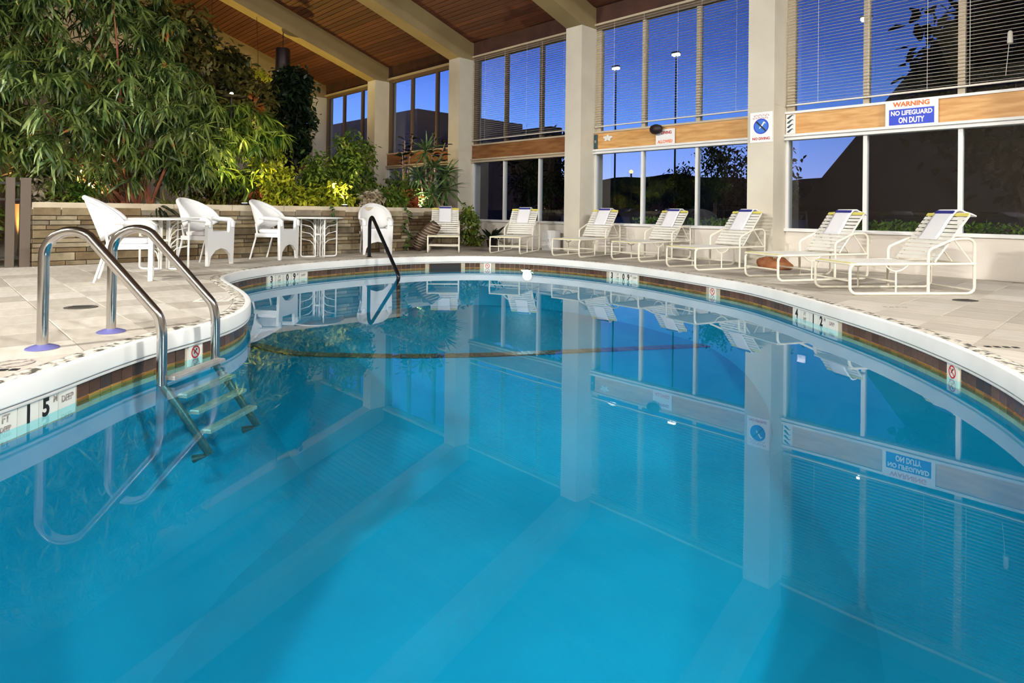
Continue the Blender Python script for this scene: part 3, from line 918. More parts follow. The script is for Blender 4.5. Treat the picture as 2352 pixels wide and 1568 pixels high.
# small patterned panel and dark strip at the panel ends
sg, w_, h_ = sign_base('wave_pattern_panel', -4.53, -4.37, 2.305, 2.645, YW-.022, 'small pale panel with dark wave marks beside the nearest pillar', 'sign')
k = MB()
for q in range(4):
    z = .05+q*.08
    k.plate([(-.07, z-.02), (-.03, z-.03), (.0, z), (.03, z+.03), (.06, z+.015), (.03, z+.045), (-.01, z+.03), (-.04, z+.01)], [], .0015, lambda a, b, t: Vector((a, -.012-t, b)))
k.build('wave_marks', MT['teal'], sg)
o = MB().bbox(-.045, .045, -.16, .16, 0, .03, .008).build('conduit_box', MT['teal']); o.location = (-8.76, YW-.02, 2.47); o.rotation_euler = (PI/2, 0, 0)
MB().box(-.02, .02, -.03, .03, .03, .036).build('cover_plate', MT['steel'], o)
tag(o, 'dark teal box at the left end of the wood panel', 'box')
# white bow
root = empty('wall_bow', (-8.42, YW-.03, 2.53), 0, 'small white bow pinned on the wood panel', 'decoration')
for a in (0, 1, 2, 3, 4):
    an = a*2*PI/5+.3
    MB().plate([(.0, -.01), (.05, -.035), (.10, -.02), (.11, .012), (.06, .03), (0, .012)], [], .01, lambda p, q, t, an=an: Vector((p*math.cos(an)*1.2-q*math.sin(an), -.01-t-.02*p, p*math.sin(an)*.7+q*math.cos(an)))).build('petal', MT['white'], root)
MB().lathe([(.012, 0), (.02, .01), (.01, .022)], 10).build('centre', MT['yellow'], root, True).rotation_euler = (PI/2, 0, 0)

# ================================================================ outdoors
o = MB().poly([(-140, 11.4, -.25), (60, 11.4, -.25), (60, 160, -.25), (-140, 160, -.25)]).build('ground_outside', MT['night']); tag(o, kind='structure')
# hill range
rows = [[], [], []]
for i in range(121):
    x = -260+i*4.2
    h = 9.6+1.0*math.sin(x*.05+.6)+.5*math.sin(x*.13)+.35*math.sin(x*.37+2)
    rows[0].append((x, 128, -1)); rows[1].append((x, 140, h)); rows[2].append((x, 170, h*.7))
o = MB().grid(rows).build('hill_range', MT['hill'], None, 'all'); tag(o, 'low dark hill range across the horizon outside', 'hill')
def house(name, x0, x1, y0, y1, h, ridge, m, label, axis='x', wins=()):
    root = empty(name, ((x0+x1)/2, y0, -.25), 0, label, 'building'); a, d = (x1-x0)/2, y1-y0
    MB().box(-a, a, 0, d, 0, h).build('wall', m, root)
    if ridge:
        k = MB()
        if axis == 'y': k.plate([(-a-.3, h), (a+.3, h), (0, h+ridge)], [], d+.6, lambda p, q, t: Vector((p, t-.3, q)))
        else: k.plate([(-.3, h), (d+.3, h), (d/2, h+ridge)], [], 2*a+.6, lambda p, q, t: Vector((t-a-.3, p, q)))
        k.build('roof', MT['roof'], root)
    for (wx, wz, ww, wh) in wins:
        q = MB().box(wx-ww/2, wx+ww/2, -.04, .02, wz-wh/2, wz+wh/2).build('window', MT['black'], root)
    return root
house('grey_house', -23.6, -16.6, 18.0, 18.7, 4.5, 0, MT['housedark'], 'dark flat-roofed building outside the windows behind the planter')
house('grey_house', -44.0, -24.2, 17.0, 24, 5.9, 0, MT['housegrey'], 'long grey flat-roofed building outside the far left windows', wins=((-4, 2.5, 1.2, 1.4), (0, 2.5, 1.2, 1.4), (4, 2.5, 1.2, 1.4)))
house('brown_house', -9.3, 1.6, 24.5, 32, 1.3, 7.2, MT['house'], 'brown gabled house outside the right windows', 'y', wins=((1.6, .8, 1.0, .8), (3.8, .8, 1.0, .8)))
def street_lamp(x, y, z, label):
    root = empty('street_lamp', (x, y, -.25), 0, label, 'lamp', 'lamps outside')
    MB().tube([(0, 0, 0), (0, 0, z-.1), (0, 0, z)], [.06, .04, .04], 8).build('post', MT['iron'], root)
    MB().lathe([(.03, 0), (.08, .03), (.10, .09), (.06, .15), (.02, .17)], 14, (0, 0, z)).build('globe', MT['streetglow'], root, True)
street_lamp(-16.98, 24, 2.95, 'orange street lamp glowing outside beyond the middle windows')
LOT = [(-17.92, 24, 7.94), (-14.68, 24, 8.04), (-6.97, 23.5, 7.85)]
def lot_lamp(x, y, z, label):
    root = empty('parking_lamp', (x, y, -.25), 0, label, 'lamp', 'white parking lot lamps outside')
    MB().tube([(0, 0, 0), (0, 0, z)], [.05, .03], 8).build('pole', MT['iron'], root)
    MB().bbox(-.17, .17, -.11, .11, 0, .07, .02).build('head', MT['iron'], root).location = (0, 0, z+.11)
    MB().bbox(-.15, .15, -.10, .10, 0, .10, .02).build('lens', MT['lotglow'], root).location = (0, 0, z+.0)
lot_lamp(*LOT[0], 'white parking lot lamp outside the middle window, left of the other two')
lot_lamp(*LOT[1], 'white parking lot lamp outside the window left of the nearest pillar')
lot_lamp(*LOT[2], 'white parking lot lamp seen through the blind of the rightmost window')

# ---------------------------------------------------------------- foliage tools
def leaf_tpl(L, Wd, n=4, droop=.35, fold=.15, shape='lance'):
    """strip leaf along +y: returns verts (n+1)*3, faces"""
    V, Fc = [], []
    for i in range(n+1):
        t = i/n
        if shape == 'lance': w_ = math.sin(PI*min(1, (t*.92+.04)))**.8
        elif shape == 'oval': w_ = math.sin(PI*(t*.94+.03))**.55
        elif shape == 'heart': w_ = (1-t)**.7*min(1, t*6+.35)
        else: w_ = (1-t)**.5
        w_ *= Wd/2
        y = t*L*(1-droop*.3*t); z = -droop*L*t*t
        V += [(-w_, y, z+fold*w_), (0, y, z), (w_, y, z+fold*w_)]
    for i in range(n):
        a = i*3
        Fc += [(a, a+1, a+4, a+3), (a+1, a+2, a+5, a+4)]
    return np.array(V), Fc
def leaf_mesh(name, m, *a, **k):
    V, Fc = leaf_tpl(*a, **k)
    mb = MB(); mb.v = [tuple(v) for v in V]; mb.f = Fc
    return mb.mesh(name, m, 'all', fix=False)
def frames(dirs, rng, up=(0, 0, 1)):
    d = dirs/np.linalg.norm(dirs, axis=1)[:, None]
    upv = np.array(up)+rng.normal(0, .35, d.shape)
    s = np.cross(d, upv); s /= np.linalg.norm(s, axis=1)[:, None]+1e-9
    n = np.cross(s, d)
    return s, d, n
def scatter(name, m, base, dirs, scale, tpl, parent, rng=RNG):
    V, Fc = tpl
    s, d, n = frames(dirs, rng)
    sc = np.asarray(scale)[:, None, None]
    P = base[:, None, :]+sc*(s[:, None, :]*V[None, :, 0:1]+d[:, None, :]*V[None, :, 1:2]+n[:, None, :]*V[None, :, 2:3])
    k = len(base); nv = len(V)
    Fa = np.array(Fc)[None]+(np.arange(k)*nv)[:, None, None]
    me = bpy.data.meshes.new(name)
    Fa = Fa.reshape(-1, 4); P = P.reshape(-1, 3)
    me.vertices.add(len(P)); me.vertices.foreach_set('co', P.ravel())
    me.loops.add(Fa.size); me.loops.foreach_set('vertex_index', Fa.ravel().astype(np.int32))
    me.polygons.add(len(Fa)); me.polygons.foreach_set('loop_start', np.arange(len(Fa), dtype=np.int32)*4)
    me.polygons.foreach_set('use_smooth', np.ones(len(Fa), dtype=bool))
    me.update(); me.validate()
    me.materials.append(m)
    o = link(bpy.data.objects.new(name, me), parent); o['kind'] = 'stuff'
    return o
def leaf_objs(name, meshes, base, dirs, scale, parent, rng=RNG):
    s, d, n = frames(dirs, rng)
    for i in range(len(base)):
        m_ = Matrix((Vector(s[i]), Vector(d[i]), Vector(n[i]))).transposed().to_4x4() @ Matrix.Diagonal((scale[i], scale[i], scale[i], 1))
        m_.translation = base[i]
        put(name, meshes[i % len(meshes)], parent, mat=m_)
def in_ells(ells, n, rng, shell=.0):
    out = []
    vol = np.array([e[1][0]*e[1][1]*e[1][2] for e in ells]); vol = vol/vol.sum()
    for (c, r), v in zip(ells, vol):
        k = max(3, int(n*v)); u = rng.normal(size=(k, 3)); u /= np.linalg.norm(u, axis=1)[:, None]
        q = (shell+(1-shell)*rng.random(k)**.5)
        out.append(np.array(c)+u*np.array(r)*q[:, None])
    return np.vstack(out)
def bush(name, loc, ells, n, per, m, tpl, label, cat, group=None, bark='bark', stems=5, spread=.9, droopz=-.3, singles=0, smesh=None, csz=.05, sbase=None, kind=None, trunk_r=.02, shell=.3):
    """leafy plant: stems, twigs and leaf clusters; loc is the base"""
    rng = np.random.default_rng(abs(hash(label)) % 9999 if False else sum(map(ord, label)) % 9973)
    root = empty(name, loc, 0, label, cat, group, kind)
    cen = in_ells(ells, n, rng, shell)
    base = np.repeat(cen, per, 0)+rng.normal(0, csz, (len(cen)*per, 3))
    a = rng.random(len(base))*2*PI
    dirs = np.stack([np.cos(a)*spread, np.sin(a)*spread, droopz+rng.normal(0, .45, len(base))], 1)
    sc = .7+.6*rng.random(len(base))
    if singles:
        w = np.array([root.location.x, root.location.y, root.location.z])
        dist = np.linalg.norm(base+w-np.array(CAM), axis=1)+rng.random(len(base))*.7
        o_ = np.argsort(dist); pick = o_[:singles]; keep = o_[singles:]
        leaf_objs('leaf', smesh, base[pick], dirs[pick], sc[pick], root, rng)
        base, dirs, sc = base[keep], dirs[keep], sc[keep]
    scatter('foliage', m, base, dirs, sc, tpl, root, rng)
    tops = cen[rng.choice(len(cen), min(stems, len(cen)), replace=False)]
    for q, tp in enumerate(tops):
        b0 = np.array(sbase[q % len(sbase)]) if sbase else np.array([rng.normal(0, .06), rng.normal(0, .06), -.02])
        mid = b0*.45+tp*.55+np.array([rng.normal(0, .1), rng.normal(0, .1), .12])
        pts = [Vector(b0), Vector(b0*.75+mid*.25+np.array([0, 0, .08])), Vector(mid), Vector(mid*.4+tp*.6+np.array([0, 0, .05])), Vector(tp)]
        MB().tube(pts, [trunk_r, trunk_r*.85, trunk_r*.6, trunk_r*.4, trunk_r*.2], 6).build('stem', MT[bark], root, True)
    return root

# hedges and trees outside
TPL_S = leaf_tpl(.07, .035, 2, .2, .2, 'oval')
TPL_M = leaf_tpl(.16, .08, 2, .3, .2, 'oval')
for k, (xa, xb, lb) in enumerate(((-4.2, -1.0, 'clipped bright green hedge outside the right windows'), (-8.6, -5.3, 'clipped bright green hedge outside the windows left of the nearest pillar'))):
    L_ = (xb-xa)/2
    root = empty('hedge', ((xa+xb)/2, 12.5, -.25), 0, lb, 'hedge', 'hedges outside')
    n = 5200; b = np.stack([RNG.uniform(-L_, L_, n), RNG.uniform(-.3, .3, n), RNG.uniform(.3, 1.02, n)+.03*np.sin(np.arange(n))], 1)
    scatter('foliage', MT['leafH'], b, RNG.normal(size=(n, 3))+np.array([0, -.2, .5]), .7+.6*RNG.random(n), TPL_S, root)
    MB().box(-L_, L_, -.22, .22, 0, .85).build('twigs', MT['nightleaf'], root)
TPL_N = leaf_tpl(.30, .17, 2, .3, .2, 'oval')
for x, y, h, r, lb in ((-11.3, 22.0, 3.1, .95, 'dark tree outside left of the pillar with the no diving sign'), (-13.5, 22.5, 2.5, .5, 'small dark tree outside the middle window'),
                       (-13.9, 14.8, 2.9, .95, 'dark tree outside the windows right of the planter'), (-15.6, 15.6, 2.9, .9, 'dark tree outside the windows behind the dracaenas'),
                       (-1.6, 16.5, 4.2, 2.3, 'large dark tree outside the right windows'), (.6, 14.6, 2.4, 1.9, 'dark bushy tree outside at the right frame edge'),
                       (-8.6, 19.5, 2.6, .8, 'dark tree outside beyond the left end of the right window')):
    bush('night_tree', (x, y, -.25), [((0, 0, h), (r, r, r*.85)), ((.3*r, 0, h*.65), (r*.8, r*.8, r*.7))], int(60+70*r*r), 14, MT['nightleaf'], TPL_N if r > 1.5 else TPL_M, lb, 'tree', 'trees outside', 'darkbark', 6, csz=.1+.1*r, trunk_r=.03+.03*r)

# ================================================================ ladder and handrail
B1, B2 = Vector((-4.83, .585, 0)), Vector((-5.15, 1.015, 0))
LD = Vector((.43, .55, 0))
ladder = empty('pool_ladder', (B1+B2)/2, 0, 'stainless steel pool ladder with two arched rails at the left edge', 'ladder')
org = (B1+B2)/2
dirn = LD.normalized()
SLP = dirn*.40          # lower legs lean out under water
for bpt in (B1, B2):
    b = bpt-org; f = b+LD
    top = .735; r = .165
    cpt = b+dirn*r+Vector((0, 0, top-r))
    pts = [b+Vector((0, 0, .0)), b+Vector((0, 0, .3)), b+Vector((0, 0, top-r))]
    pts += arc(cpt, r, PI, PI*.30, 12, dirn, Vector((0, 0, 1)))[1:]
    pts += [f-dirn*.015+Vector((0, 0, .21)), f+Vector((0, 0, .165)), f+dirn*.012+Vector((0, 0, .10)), f+dirn*.015+Vector((0, 0, -.24))]
    pp = pts[:-4]+rounded([pts[-5]]+pts[-4:], .08, 4)[1:]
    MB().tube(pp, .031, 16).build('rail', MT['steel'], ladder, True)
    e = MB().lathe([(.09, 0), (.09, .006), (.06, .018), (.034, .026)], 24).build('escutcheon', MT['plate'], ladder, True); e.location = b+Vector((0, 0, .001))
    q0 = f+dirn*.015+Vector((0, 0, -.235)); q1 = q0+dirn*.30+Vector((0, 0, -.45))
    MB().tube([q0, q0+dirn*.10+Vector((0, 0, -.14)), q1, q1+dirn*-.10+Vector((0, 0, -.03))], .026, 10).build('lower_leg', MT['sub'], ladder, True)
sd = (B2-B1).normalized()
for k, z in enumerate((-.20, -.315, -.42, -.545)):
    o = MB().bbox(-.26, .26, -.035, .035, -.012, .012, .006).build('tread', MT['step'], ladder)
    o.location = LD+dirn*(.03+.075*k+.03)+Vector((0, 0, z)); o.rotation_euler = (0, 0, math.atan2(sd.y, sd.x))
    for q in range(3): MB().box(-.24, .24, -.024+q*.018, -.018+q*.018, .012, .0145).build('grip_rib', MT['step'], o)
hr = empty('pool_handrail', (-10.19, 6.12, 0), 0, 'dark bent handrail leading into the far end of the pool', 'handrail')
a = Vector((1.46, -.32, 0)); ah = a.normalized()
pts = [Vector((0, 0, 0)), Vector((0, 0, .60)), Vector((0, 0, .70))+ah*.03, Vector((0, 0, .755))+ah*.12, Vector((0, 0, .70))+ah*.22, a+Vector((0, 0, -.20)), a+Vector((0, 0, -.30)), a+ah*.02+Vector((0, 0, -.9))]
MB().tube(rounded(pts, .06, 4), .032, 12).build('rail', MT['darkrail'], hr, True)
MB().lathe([(.06, 0), (.06, .006), (.03, .02)], 20).build('escutcheon', MT['darkrail'], hr, True)

# deck fittings
def decal(name, loc, rz, label, cat):
    return empty(name, (loc[0], loc[1], .0015), rz, label, cat)
g = decal('deck_drain', (-6.55, 1.06), math.radians(60), 'dark oval skimmer lid set in the pavers behind the ladder', 'drain')
m_ = MB().lathe([(.13, 0), (.13, .004), (.11, .006)], 24).build('lid', MT['grate'], g); m_.scale = (1, .8, 1)
for q in range(3): MB().box(-.08, .08, -.05+q*.045, -.035+q*.045, .006, .008).build('slot', MT['black'], g)
g = decal('deck_drain', (-1.42, 8.12), math.radians(50), 'dark oval skimmer lid set in the pavers below the nearest chaise', 'drain')
MB().lathe([(.13, 0), (.13, .004), (.11, .006)], 24).build('lid', MT['grate'], g).scale = (1, .7, 1)
for q in range(3): MB().box(-.08, .08, -.05+q*.045, -.035+q*.045, .006, .008).build('slot', MT['black'], g)
g = decal('deck_marking', (-6.35, 2.12), math.radians(57), 'white square marking tile with worn black print behind the ladder', 'marking')
MB().box(-.16, .16, -.16, .16, 0, .003).build('tile', MT['marker'], g)
def flat_text(root, s, size, m, x, y, z=.0036, sx=1): put('lettering', text_mesh(s, size, m, .0005), root, mat=Matrix.Translation((x, y, z)) @ Matrix.Diagonal((sx, 1, 1, 1)))
for q in range(4):
    for t in range(5): MB().box(-.12+t*.05, -.085+t*.05, -.105+q*.06, -.08+q*.06, .003, .0042).build('worn_print', MT['faint'], g)
g = decal('deck_marking', (-4.47, .41), math.radians(57), 'worn no diving marking painted on the pavers beside the ladder', 'marking')
m_ = MB(); n = 28
m_.plate([(.10*math.cos(2*PI*k/n), .10*math.sin(2*PI*k/n)) for k in range(n)], [[(.082*math.cos(2*PI*k/n), .082*math.sin(2*PI*k/n)) for k in range(n)]], .002, lambda a, b, t: Vector((a, b, t))); m_.build('ring', MT['faint'], g)
o = MB().box(-.085, .085, -.008, .008, 0, .002).build('slash', MT['faint'], g); o.rotation_euler = (0, 0, PI/4)
for t in range(4): MB().box(-.10+t*.055, -.06+t*.055, -.17, -.13, 0, .002).build('worn_print', MT['black'], g)
g = decal('deck_marking', (-.74, 5.43), math.radians(40), 'short worn black print on the pavers at the right pool edge', 'marking')
for t in range(4): MB().box(-.11+t*.06, -.075+t*.06, -.02, .015, 0, .002).build('worn_print', MT['black'], g)
g = decal('deck_marking', (-1.78, 6.95), math.radians(40), 'faint worn print on the pavers near the 4 FT marker', 'marking')
for t in range(4): MB().box(-.11+t*.06, -.075+t*.06, -.02, .015, 0, .002).build('worn_print', MT['faint'], g)

# ================================================================ chaise lounges
def make_chaise():
    root = empty('chaise_lounge')
    hw = .32; R = .016
    piv, topS, topZ, botZ = 1.06, 1.50, .93, .37
    for s in (-1, 1):
        x = s*hw
        MB().tube(rounded([(x, .04, .345), (x, .0, .30), (x, .0, .06), (x, .05, R), (x, 1.48, R), (x, 1.54, .06), (x, 1.54, .60), (x, 1.48, .645), (x, 1.28, .64), (x, .98, .52), (x, .96, .48), (x, .96, R)], .07, 4), R, 8).build('side_frame', MT['cream'], root, True)
        MB().tube([(x, .0, .345), (x, 1.54, .355)], R, 8).build('seat_rail', MT['cream'], root, True)
        MB().tube(rounded([(x, .42, .345), (x, .50, .27), (x, .62, .27), (x, .72, .345)], .06, 4), .009, 7).build('brace', MT['cream'], root, True)
        MB().tube([(x, .56, .28), (x, .56, R)], .010, 7).build('post', MT['cream'], root, True)
        MB().tube([(x*.97, 1.28, .64), (x*.97, 1.52, .36)], .009, 7).build('arm_strut', MT['cream'], root, True)
    for y, z in ((.0, .345), (.0, .16), (.56, .15), (1.06, .35), (1.54, .35), (1.54, .05)):
        MB().tube([(-hw, y, z), (hw, y, z)], .0115, 8).build('crossbar', MT['cream'], root, True)
    bf = rounded([(-hw+.03, piv, botZ), (-hw+.03, topS, topZ-.02), (-hw+.06, topS+.015, topZ), (hw-.06, topS+.015, topZ), (hw-.03, topS, topZ-.02), (hw-.03, piv, botZ)], .05, 4)
    MB().tube(bf, .0125, 8).build('back_frame', MT['cream'], root, True)
    MB().tube([(0.0, 1.30, .64), (0, 1.54, .36)], .009, 7).build('back_prop', MT['cream'], root, True)
    st = MB().bbox(-hw-.012, hw+.012, -.024, .024, 0, .006, .002).mesh('strap', MT['strap'])
    sy = MB().bbox(-hw-.012, hw+.012, -.024, .024, 0, .006, .002).mesh('strap', MT['yellow'])
    n = 17
    for k in range(n):
        put('strap', sy if k == 0 else st, root, (0, .03+k*(1.02/n)+.01, .356))
    d = Vector((0, topS-piv, topZ-botZ)); L_ = d.length; ang = math.atan2(d.z, d.y)
    sb = MB().bbox(-hw+.012, hw-.012, -.022, .022, 0, .006, .002).mesh('strap', MT['strap'])
    sby = MB().bbox(-hw+.012, hw-.012, -.022, .022, 0, .006, .002).mesh('strap', MT['yellow'])
    nb = 12
    for k in range(nb):
        t = (k+.6)/nb
        p = Vector((0, piv, botZ))+d*t
        put('strap', sby if k == nb-1 else sb, root, mat=Matrix.Translation(p+Vector((0, -.012*math.sin(ang), .012*math.cos(ang)))) @ Matrix.Rotation(ang, 4, 'X'))
    return root
def make_towel():
    root = empty('towel')
    piv, topS, topZ, botZ = 1.06, 1.50, .93, .37
    d = Vector((0, topS-piv, topZ-botZ)).normalized(); nn = Vector((0, -d.z, d.y))
    path = []
    for t in np.linspace(.42, .0, 8): path.append(Vector((0, topS, topZ))-d*t+nn*(.034+.006*math.sin(t*14)))
    path += [Vector((0, topS+.00, topZ+.034)), Vector((0, topS+.04, topZ+.034)), Vector((0, topS+.085, topZ+.012)), Vector((0, topS+.17, topZ-.01)), Vector((0, topS+.23, topZ-.035))]
    def strip(p, xs, w0, th):
        rows = []
        for q in p:
            rows.append([(x, q.y, q.z) for x in xs])
        m_ = MB().grid(rows)
        return m_
    xs = [-.14+.28*k/8 for k in range(9)]
    body = strip(path, xs, 0, 0); ob = body.build('cloth', MT['towel'], root, 'all', fix=False)
    md = ob.modifiers.new('thickness', 'SOLIDIFY'); md.thickness = .018; md.offset = 1
    q = path[7]; q2 = path[6]
    b = MB().box(-.135, .135, -.006, .006, -.02, .02).build('stripe', MT['navy'], root)
    c = q2*.35+q*.65+nn*.022
    b.matrix_local = Matrix.Translation(c) @ Matrix.Rotation(math.atan2(d.z, d.y)-PI/2, 4, 'X')
    return root
FEET = [(-10.2, 7.86, 141.0), (-9.28, 8.73, 118.7), (-8.04, 9.2, 96.2), (-6.74, 9.36, 85.2), (-5.26, 8.80, 73.8), (-3.76, 8.37, 64.6), (-2.64, 7.76, 52.8)]
ch_lab = ['white strap chaise lounge in front of the planter end, leftmost of the row', 'white strap chaise lounge beside the white box, second from the left',
          'white strap chaise lounge in front of the wide middle pillar', 'white strap chaise lounge in the centre of the row between the two pillars',
          'cream strap chaise lounge in front of the pillar with the no diving sign', 'cream strap chaise lounge, second from the right end of the row', 'cream strap chaise lounge nearest the camera at the right end']
tw_lab = ['white towel on the leftmost chaise', 'white towel on the second chaise from the left', 'white towel on the chaise by the middle pillar', 'white towel on the middle chaise of the row',
          'white towel on the chaise before the sign pillar', 'white towel on the second chaise from the right', 'white towel on the nearest right chaise']
c0 = make_chaise(); t0 = make_towel()
for k, (x, y, a) in enumerate(FEET):
    rz = math.radians(a-90)
    c = c0 if k == 0 else copy_tree(c0)
    t = t0 if k == 0 else copy_tree(t0)
    for o_, lb, ct, gp in ((c, ch_lab[k], 'chaise lounge', 'chaise lounges along the windows'), (t, tw_lab[k], 'towel', 'towels on the chaise lounges')):
        o_.location = (x, y, 0); o_.rotation_euler = (0, 0, rz); tag(o_, lb, ct, gp)

# ================================================================ wicker chairs and tables
def make_wicker():
    root = empty('wicker_armchair')
    outer = [(-.285, 0), (-.25, 0), (-.22, .14), (-.12, .23), (0, .26), (.12, .23), (.22, .14), (.25, 0), (.285, 0), (.30, .45), (.305, .62), (.28, .69), (.23, .70), (.20, .67), (.185, .50),
             (-.185, .50), (-.20, .67), (-.23, .70), (-.28, .69), (-.305, .62), (-.30, .45)]
    k = MB(); k.plate(outer, [], .05, lambda a, b, t: Vector((a, .27-t, b))); k.build('front_panel', MT['wicker'], root)
    for s in (-1, 1):
        MB().tube([(s*.285, -.12, .715), (s*.285, .0, .705), (s*.277, .12, .70), (s*.265, .22, .695), (s*.26, .27, .66), (s*.258, .28, .58)], [.045, .05, .052, .052, .048, .03], 10, flat=.75).build('arm', MT['wicker'], root, True)
        MB().tube([(s*.268, .245, .0), (s*.27, .245, .45)], .026, 8).build('leg', MT['wicker'], root, True)
        MB().tube([(s*.255, -.33, .0), (s*.25, -.20, .46), (s*.26, -.22, .62)], [.014, .016, .016], 8).build('leg', MT['wicker'], root, True)
        MB().box(s*.285-.012, s*.285+.012, -.21, .25, .39, .455).build('side_rail', MT['wicker'], root)
    k = MB().box(-.26, .26, -.225, -.20, .39, .45); k.build('rear_rail', MT['wicker'], root)
    MB().box(-.28, .28, -.21, .25, .42, .45).build('seat', MT['wicker'], root)
    # cushion
    rows = []
    for z, g_ in ((.45, .0), (.462, .022), (.49, .03), (.515, .022), (.525, -.005)):
        rows.append([(math.copysign(abs(math.cos(a))**.35, math.cos(a))*(.235+g_), .02+math.copysign(abs(math.sin(a))**.35, math.sin(a))*(.19+g_), z) for a in [2*PI*q/28+.01 for q in range(28)]])
    k = MB().grid(rows, closed=True); b = len(k.v)-28; k.f.append(tuple(b+q for q in range(28))); k.build('cushion', MT['cushion'], root, True)
    # wrap-around back
    rows = []; rim = []
    for q in range(25):
        ph = math.radians(-96+192*q/24)
        cz = max(0, math.cos(ph)); zt = .70+.31*cz**.75
        zb = .655-.17*cz
        col = []
        for t in np.linspace(0, 1, 9):
            z = zb+(zt-zb)*t; lean = (z-.45)*.36*cz
            bulge = 1-.10*t*t*(1-cz)
            col.append((.30*math.sin(ph)*(1+.05*t), -.02-.22*cz-lean-.02, z))
        rows.append(col); rim.append(col[-1])
    ob = MB().grid(rows).build('backrest', MT['wicker'], root, 'all', fix=False)
    md = ob.modifiers.new('thickness', 'SOLIDIFY'); md.thickness = .03; md.offset = 0
    MB().tube(rim, .03, 8).build('rim', MT['wicker'], root, True)
    return root
def facing(dx, dy): return math.atan2(dy, dx)-PI/2
w0 = make_wicker()
WK = [((-8.68, 1.88), facing(.27, .96), 'white wicker armchair seen from the side behind the ladder rails', .98),
      ((-10.28, 3.28), facing(.84, .54), 'white wicker armchair right of the first table, second from the left', 1.0),
      ((-10.75, 4.58), facing(.82, .57), 'white wicker armchair left of the second table, third from the left', 1.0),
      ((-10.86, 6.66), facing(.93, -.37), 'white wicker armchair facing the pool behind the dark handrail', .98)]
for k, ((x, y), rz, lb, s) in enumerate(WK):
    c = w0 if k == 0 else copy_tree(w0)
    c.location = (x, y, 0); c.rotation_euler = (0, 0, rz); c.scale = (s, s, s); tag(c, lb, 'chair', 'white wicker armchairs')
def make_table():
    root = empty('patio_table')
    MB().lathe([(.40, 0), (.445, .004), (.45, .016), (.445, .026), (.40, .028), (.05, .028)], 40, (0, 0, .705)).build('tabletop', MT['metalwhite'], root, True)
    for q in range(4):
        a = q*PI/2+.5
        def P(r, z): return (r*math.cos(a), r*math.sin(a), z)
        MB().tube(rounded([P(.07, .70), P(.07, .04), P(.07, .012), P(.30, .012), P(.345, .03), P(.345, .10), P(.345, .70)], .05, 4), .014, 8).build('leg', MT['metalwhite'], root, True)
        for z0 in (.14, .27, .40, .50):
            MB().tube([P(.08, z0), P(.10, z0+.09), P(.17, z0+.16), P(.335, z0+.20)], [.010, .009, .008, .006], 6).build('branch', MT['metalwhite'], root, True)
    MB().lathe([(.06, .0), (.06, .02), (.05, .03)], 16, (0, 0, .40)).build('hub', MT['metalwhite'], root, True)
    return root
tb = make_table(); tb.location = (-9.75, 2.55, 0); tb.rotation_euler = (0, 0, .3)
tag(tb, 'round white metal table between the two left wicker chairs', 'table', 'white patio tables')
t2 = copy_tree(tb, (-10.72, 5.38, 0), .9); t2.scale = (.95, .95, 1.0)
tag(t2, 'round white metal table with branching legs beside the third wicker chair', 'table', 'white patio tables')

# box by the wall, rust cloth, leaning wicker piece
o = empty('white_cabinet', (-9.72, 10.62, 0), 0, 'small white box standing against the low wall left of the wide pillar', 'box')
MB().bbox(-.14, .14, -.16, .16, 0, .46, .012).build('body', MT['white'], o)
MB().box(-.11, .11, -.168, -.16, .05, .40).build('door', MT['white'], o)
MB().tube([(.08, -.172, .2), (.08, -.182, .22), (.08, -.172, .26)], .005, 6).build('handle', MT['steel'], o)
rows = []
for i in range(9):
    z = [0, .03, .08, .12, .15, .165, .17, .165, .16][i]; r = [.16, .19, .19, .17, .14, .10, .06, .03, .005][i]
    rows.append([(r*1.5*math.cos(a)*(1+.12*math.sin(3*a+i)), r*math.sin(a)*(1+.15*math.cos(4*a)), z*(1+.2*math.sin(2*a))) for a in [2*PI*q/20 for q in range(20)]])
o = MB().grid(rows, closed=True).build('crumpled_cloth', MT['brownbag'], None, 'all'); o.location = (-4.35, 10.15, 0.002)
tag(o, 'rust brown crumpled cloth on the floor at the foot of the sign pillar', 'cloth')
root = empty('ribbed_basket', (-10.90, 7.92, 0), math.radians(35), 'dark ribbed wicker basket leaning behind the leftmost chaise', 'basket')
prof = []
for t in np.linspace(0, 1, 12):
    prof.append((Vector((-.20+.34*t+.10*t*t, 0, .06+.52*t)), .10+.07*math.sin(t*PI*.9)))
MB().tube([p for p, r in prof], [r for p, r in prof], 16).build('body', MT['wickerdark'], root, True)
for p, r in prof[1:]:
    MB().tube([(p.x+math.cos(a)*(r+.004)*.9, p.y+math.sin(a)*(r+.004), p.z-.35*math.cos(a)*r) for a in [2*PI*q/18 for q in range(18)]], .008, 5, closed=True).build('rib', MT['wickerlight'], root, True)

# ================================================================ planter
PX, PYA, PYB, PH = -11.25, 1.22, 7.72, .935
PX2, PYC = -12.12, 9.95
pln = empty('stone_planter', (0, 0, 0), 0, 'long raised planter faced with tan ledge stones', 'planter')
MB().box(PX-.25, PX-.045, PYA+.04, PYB-.04, 0, PH-.03).box(-14.2, PX-.1, PYA+.04, PYA+.22, 0, PH-.03).box(-14.2, PX2-.1, PYC-.22, PYC-.04, 0, PH-.03).box(-14.2, -14.0, PYA+.04, PYC-.04, 0, PH-.03).box(PX2-.25, PX2-.045, PYB-.1, PYC-.04, 0, PH-.03).box(PX2-.1, PX-.1, PYB-.22, PYB-.04, 0, PH-.03).build('core', MT['mortar'], pln)
MB().box(-14.0, PX-.2, PYA+.2, PYB-.2, 0, PH-.09).box(-14.0, PX2-.2, PYB-.2, PYC-.2, 0, PH-.09).build('soil', MT['soil'], pln)
stone_me = []
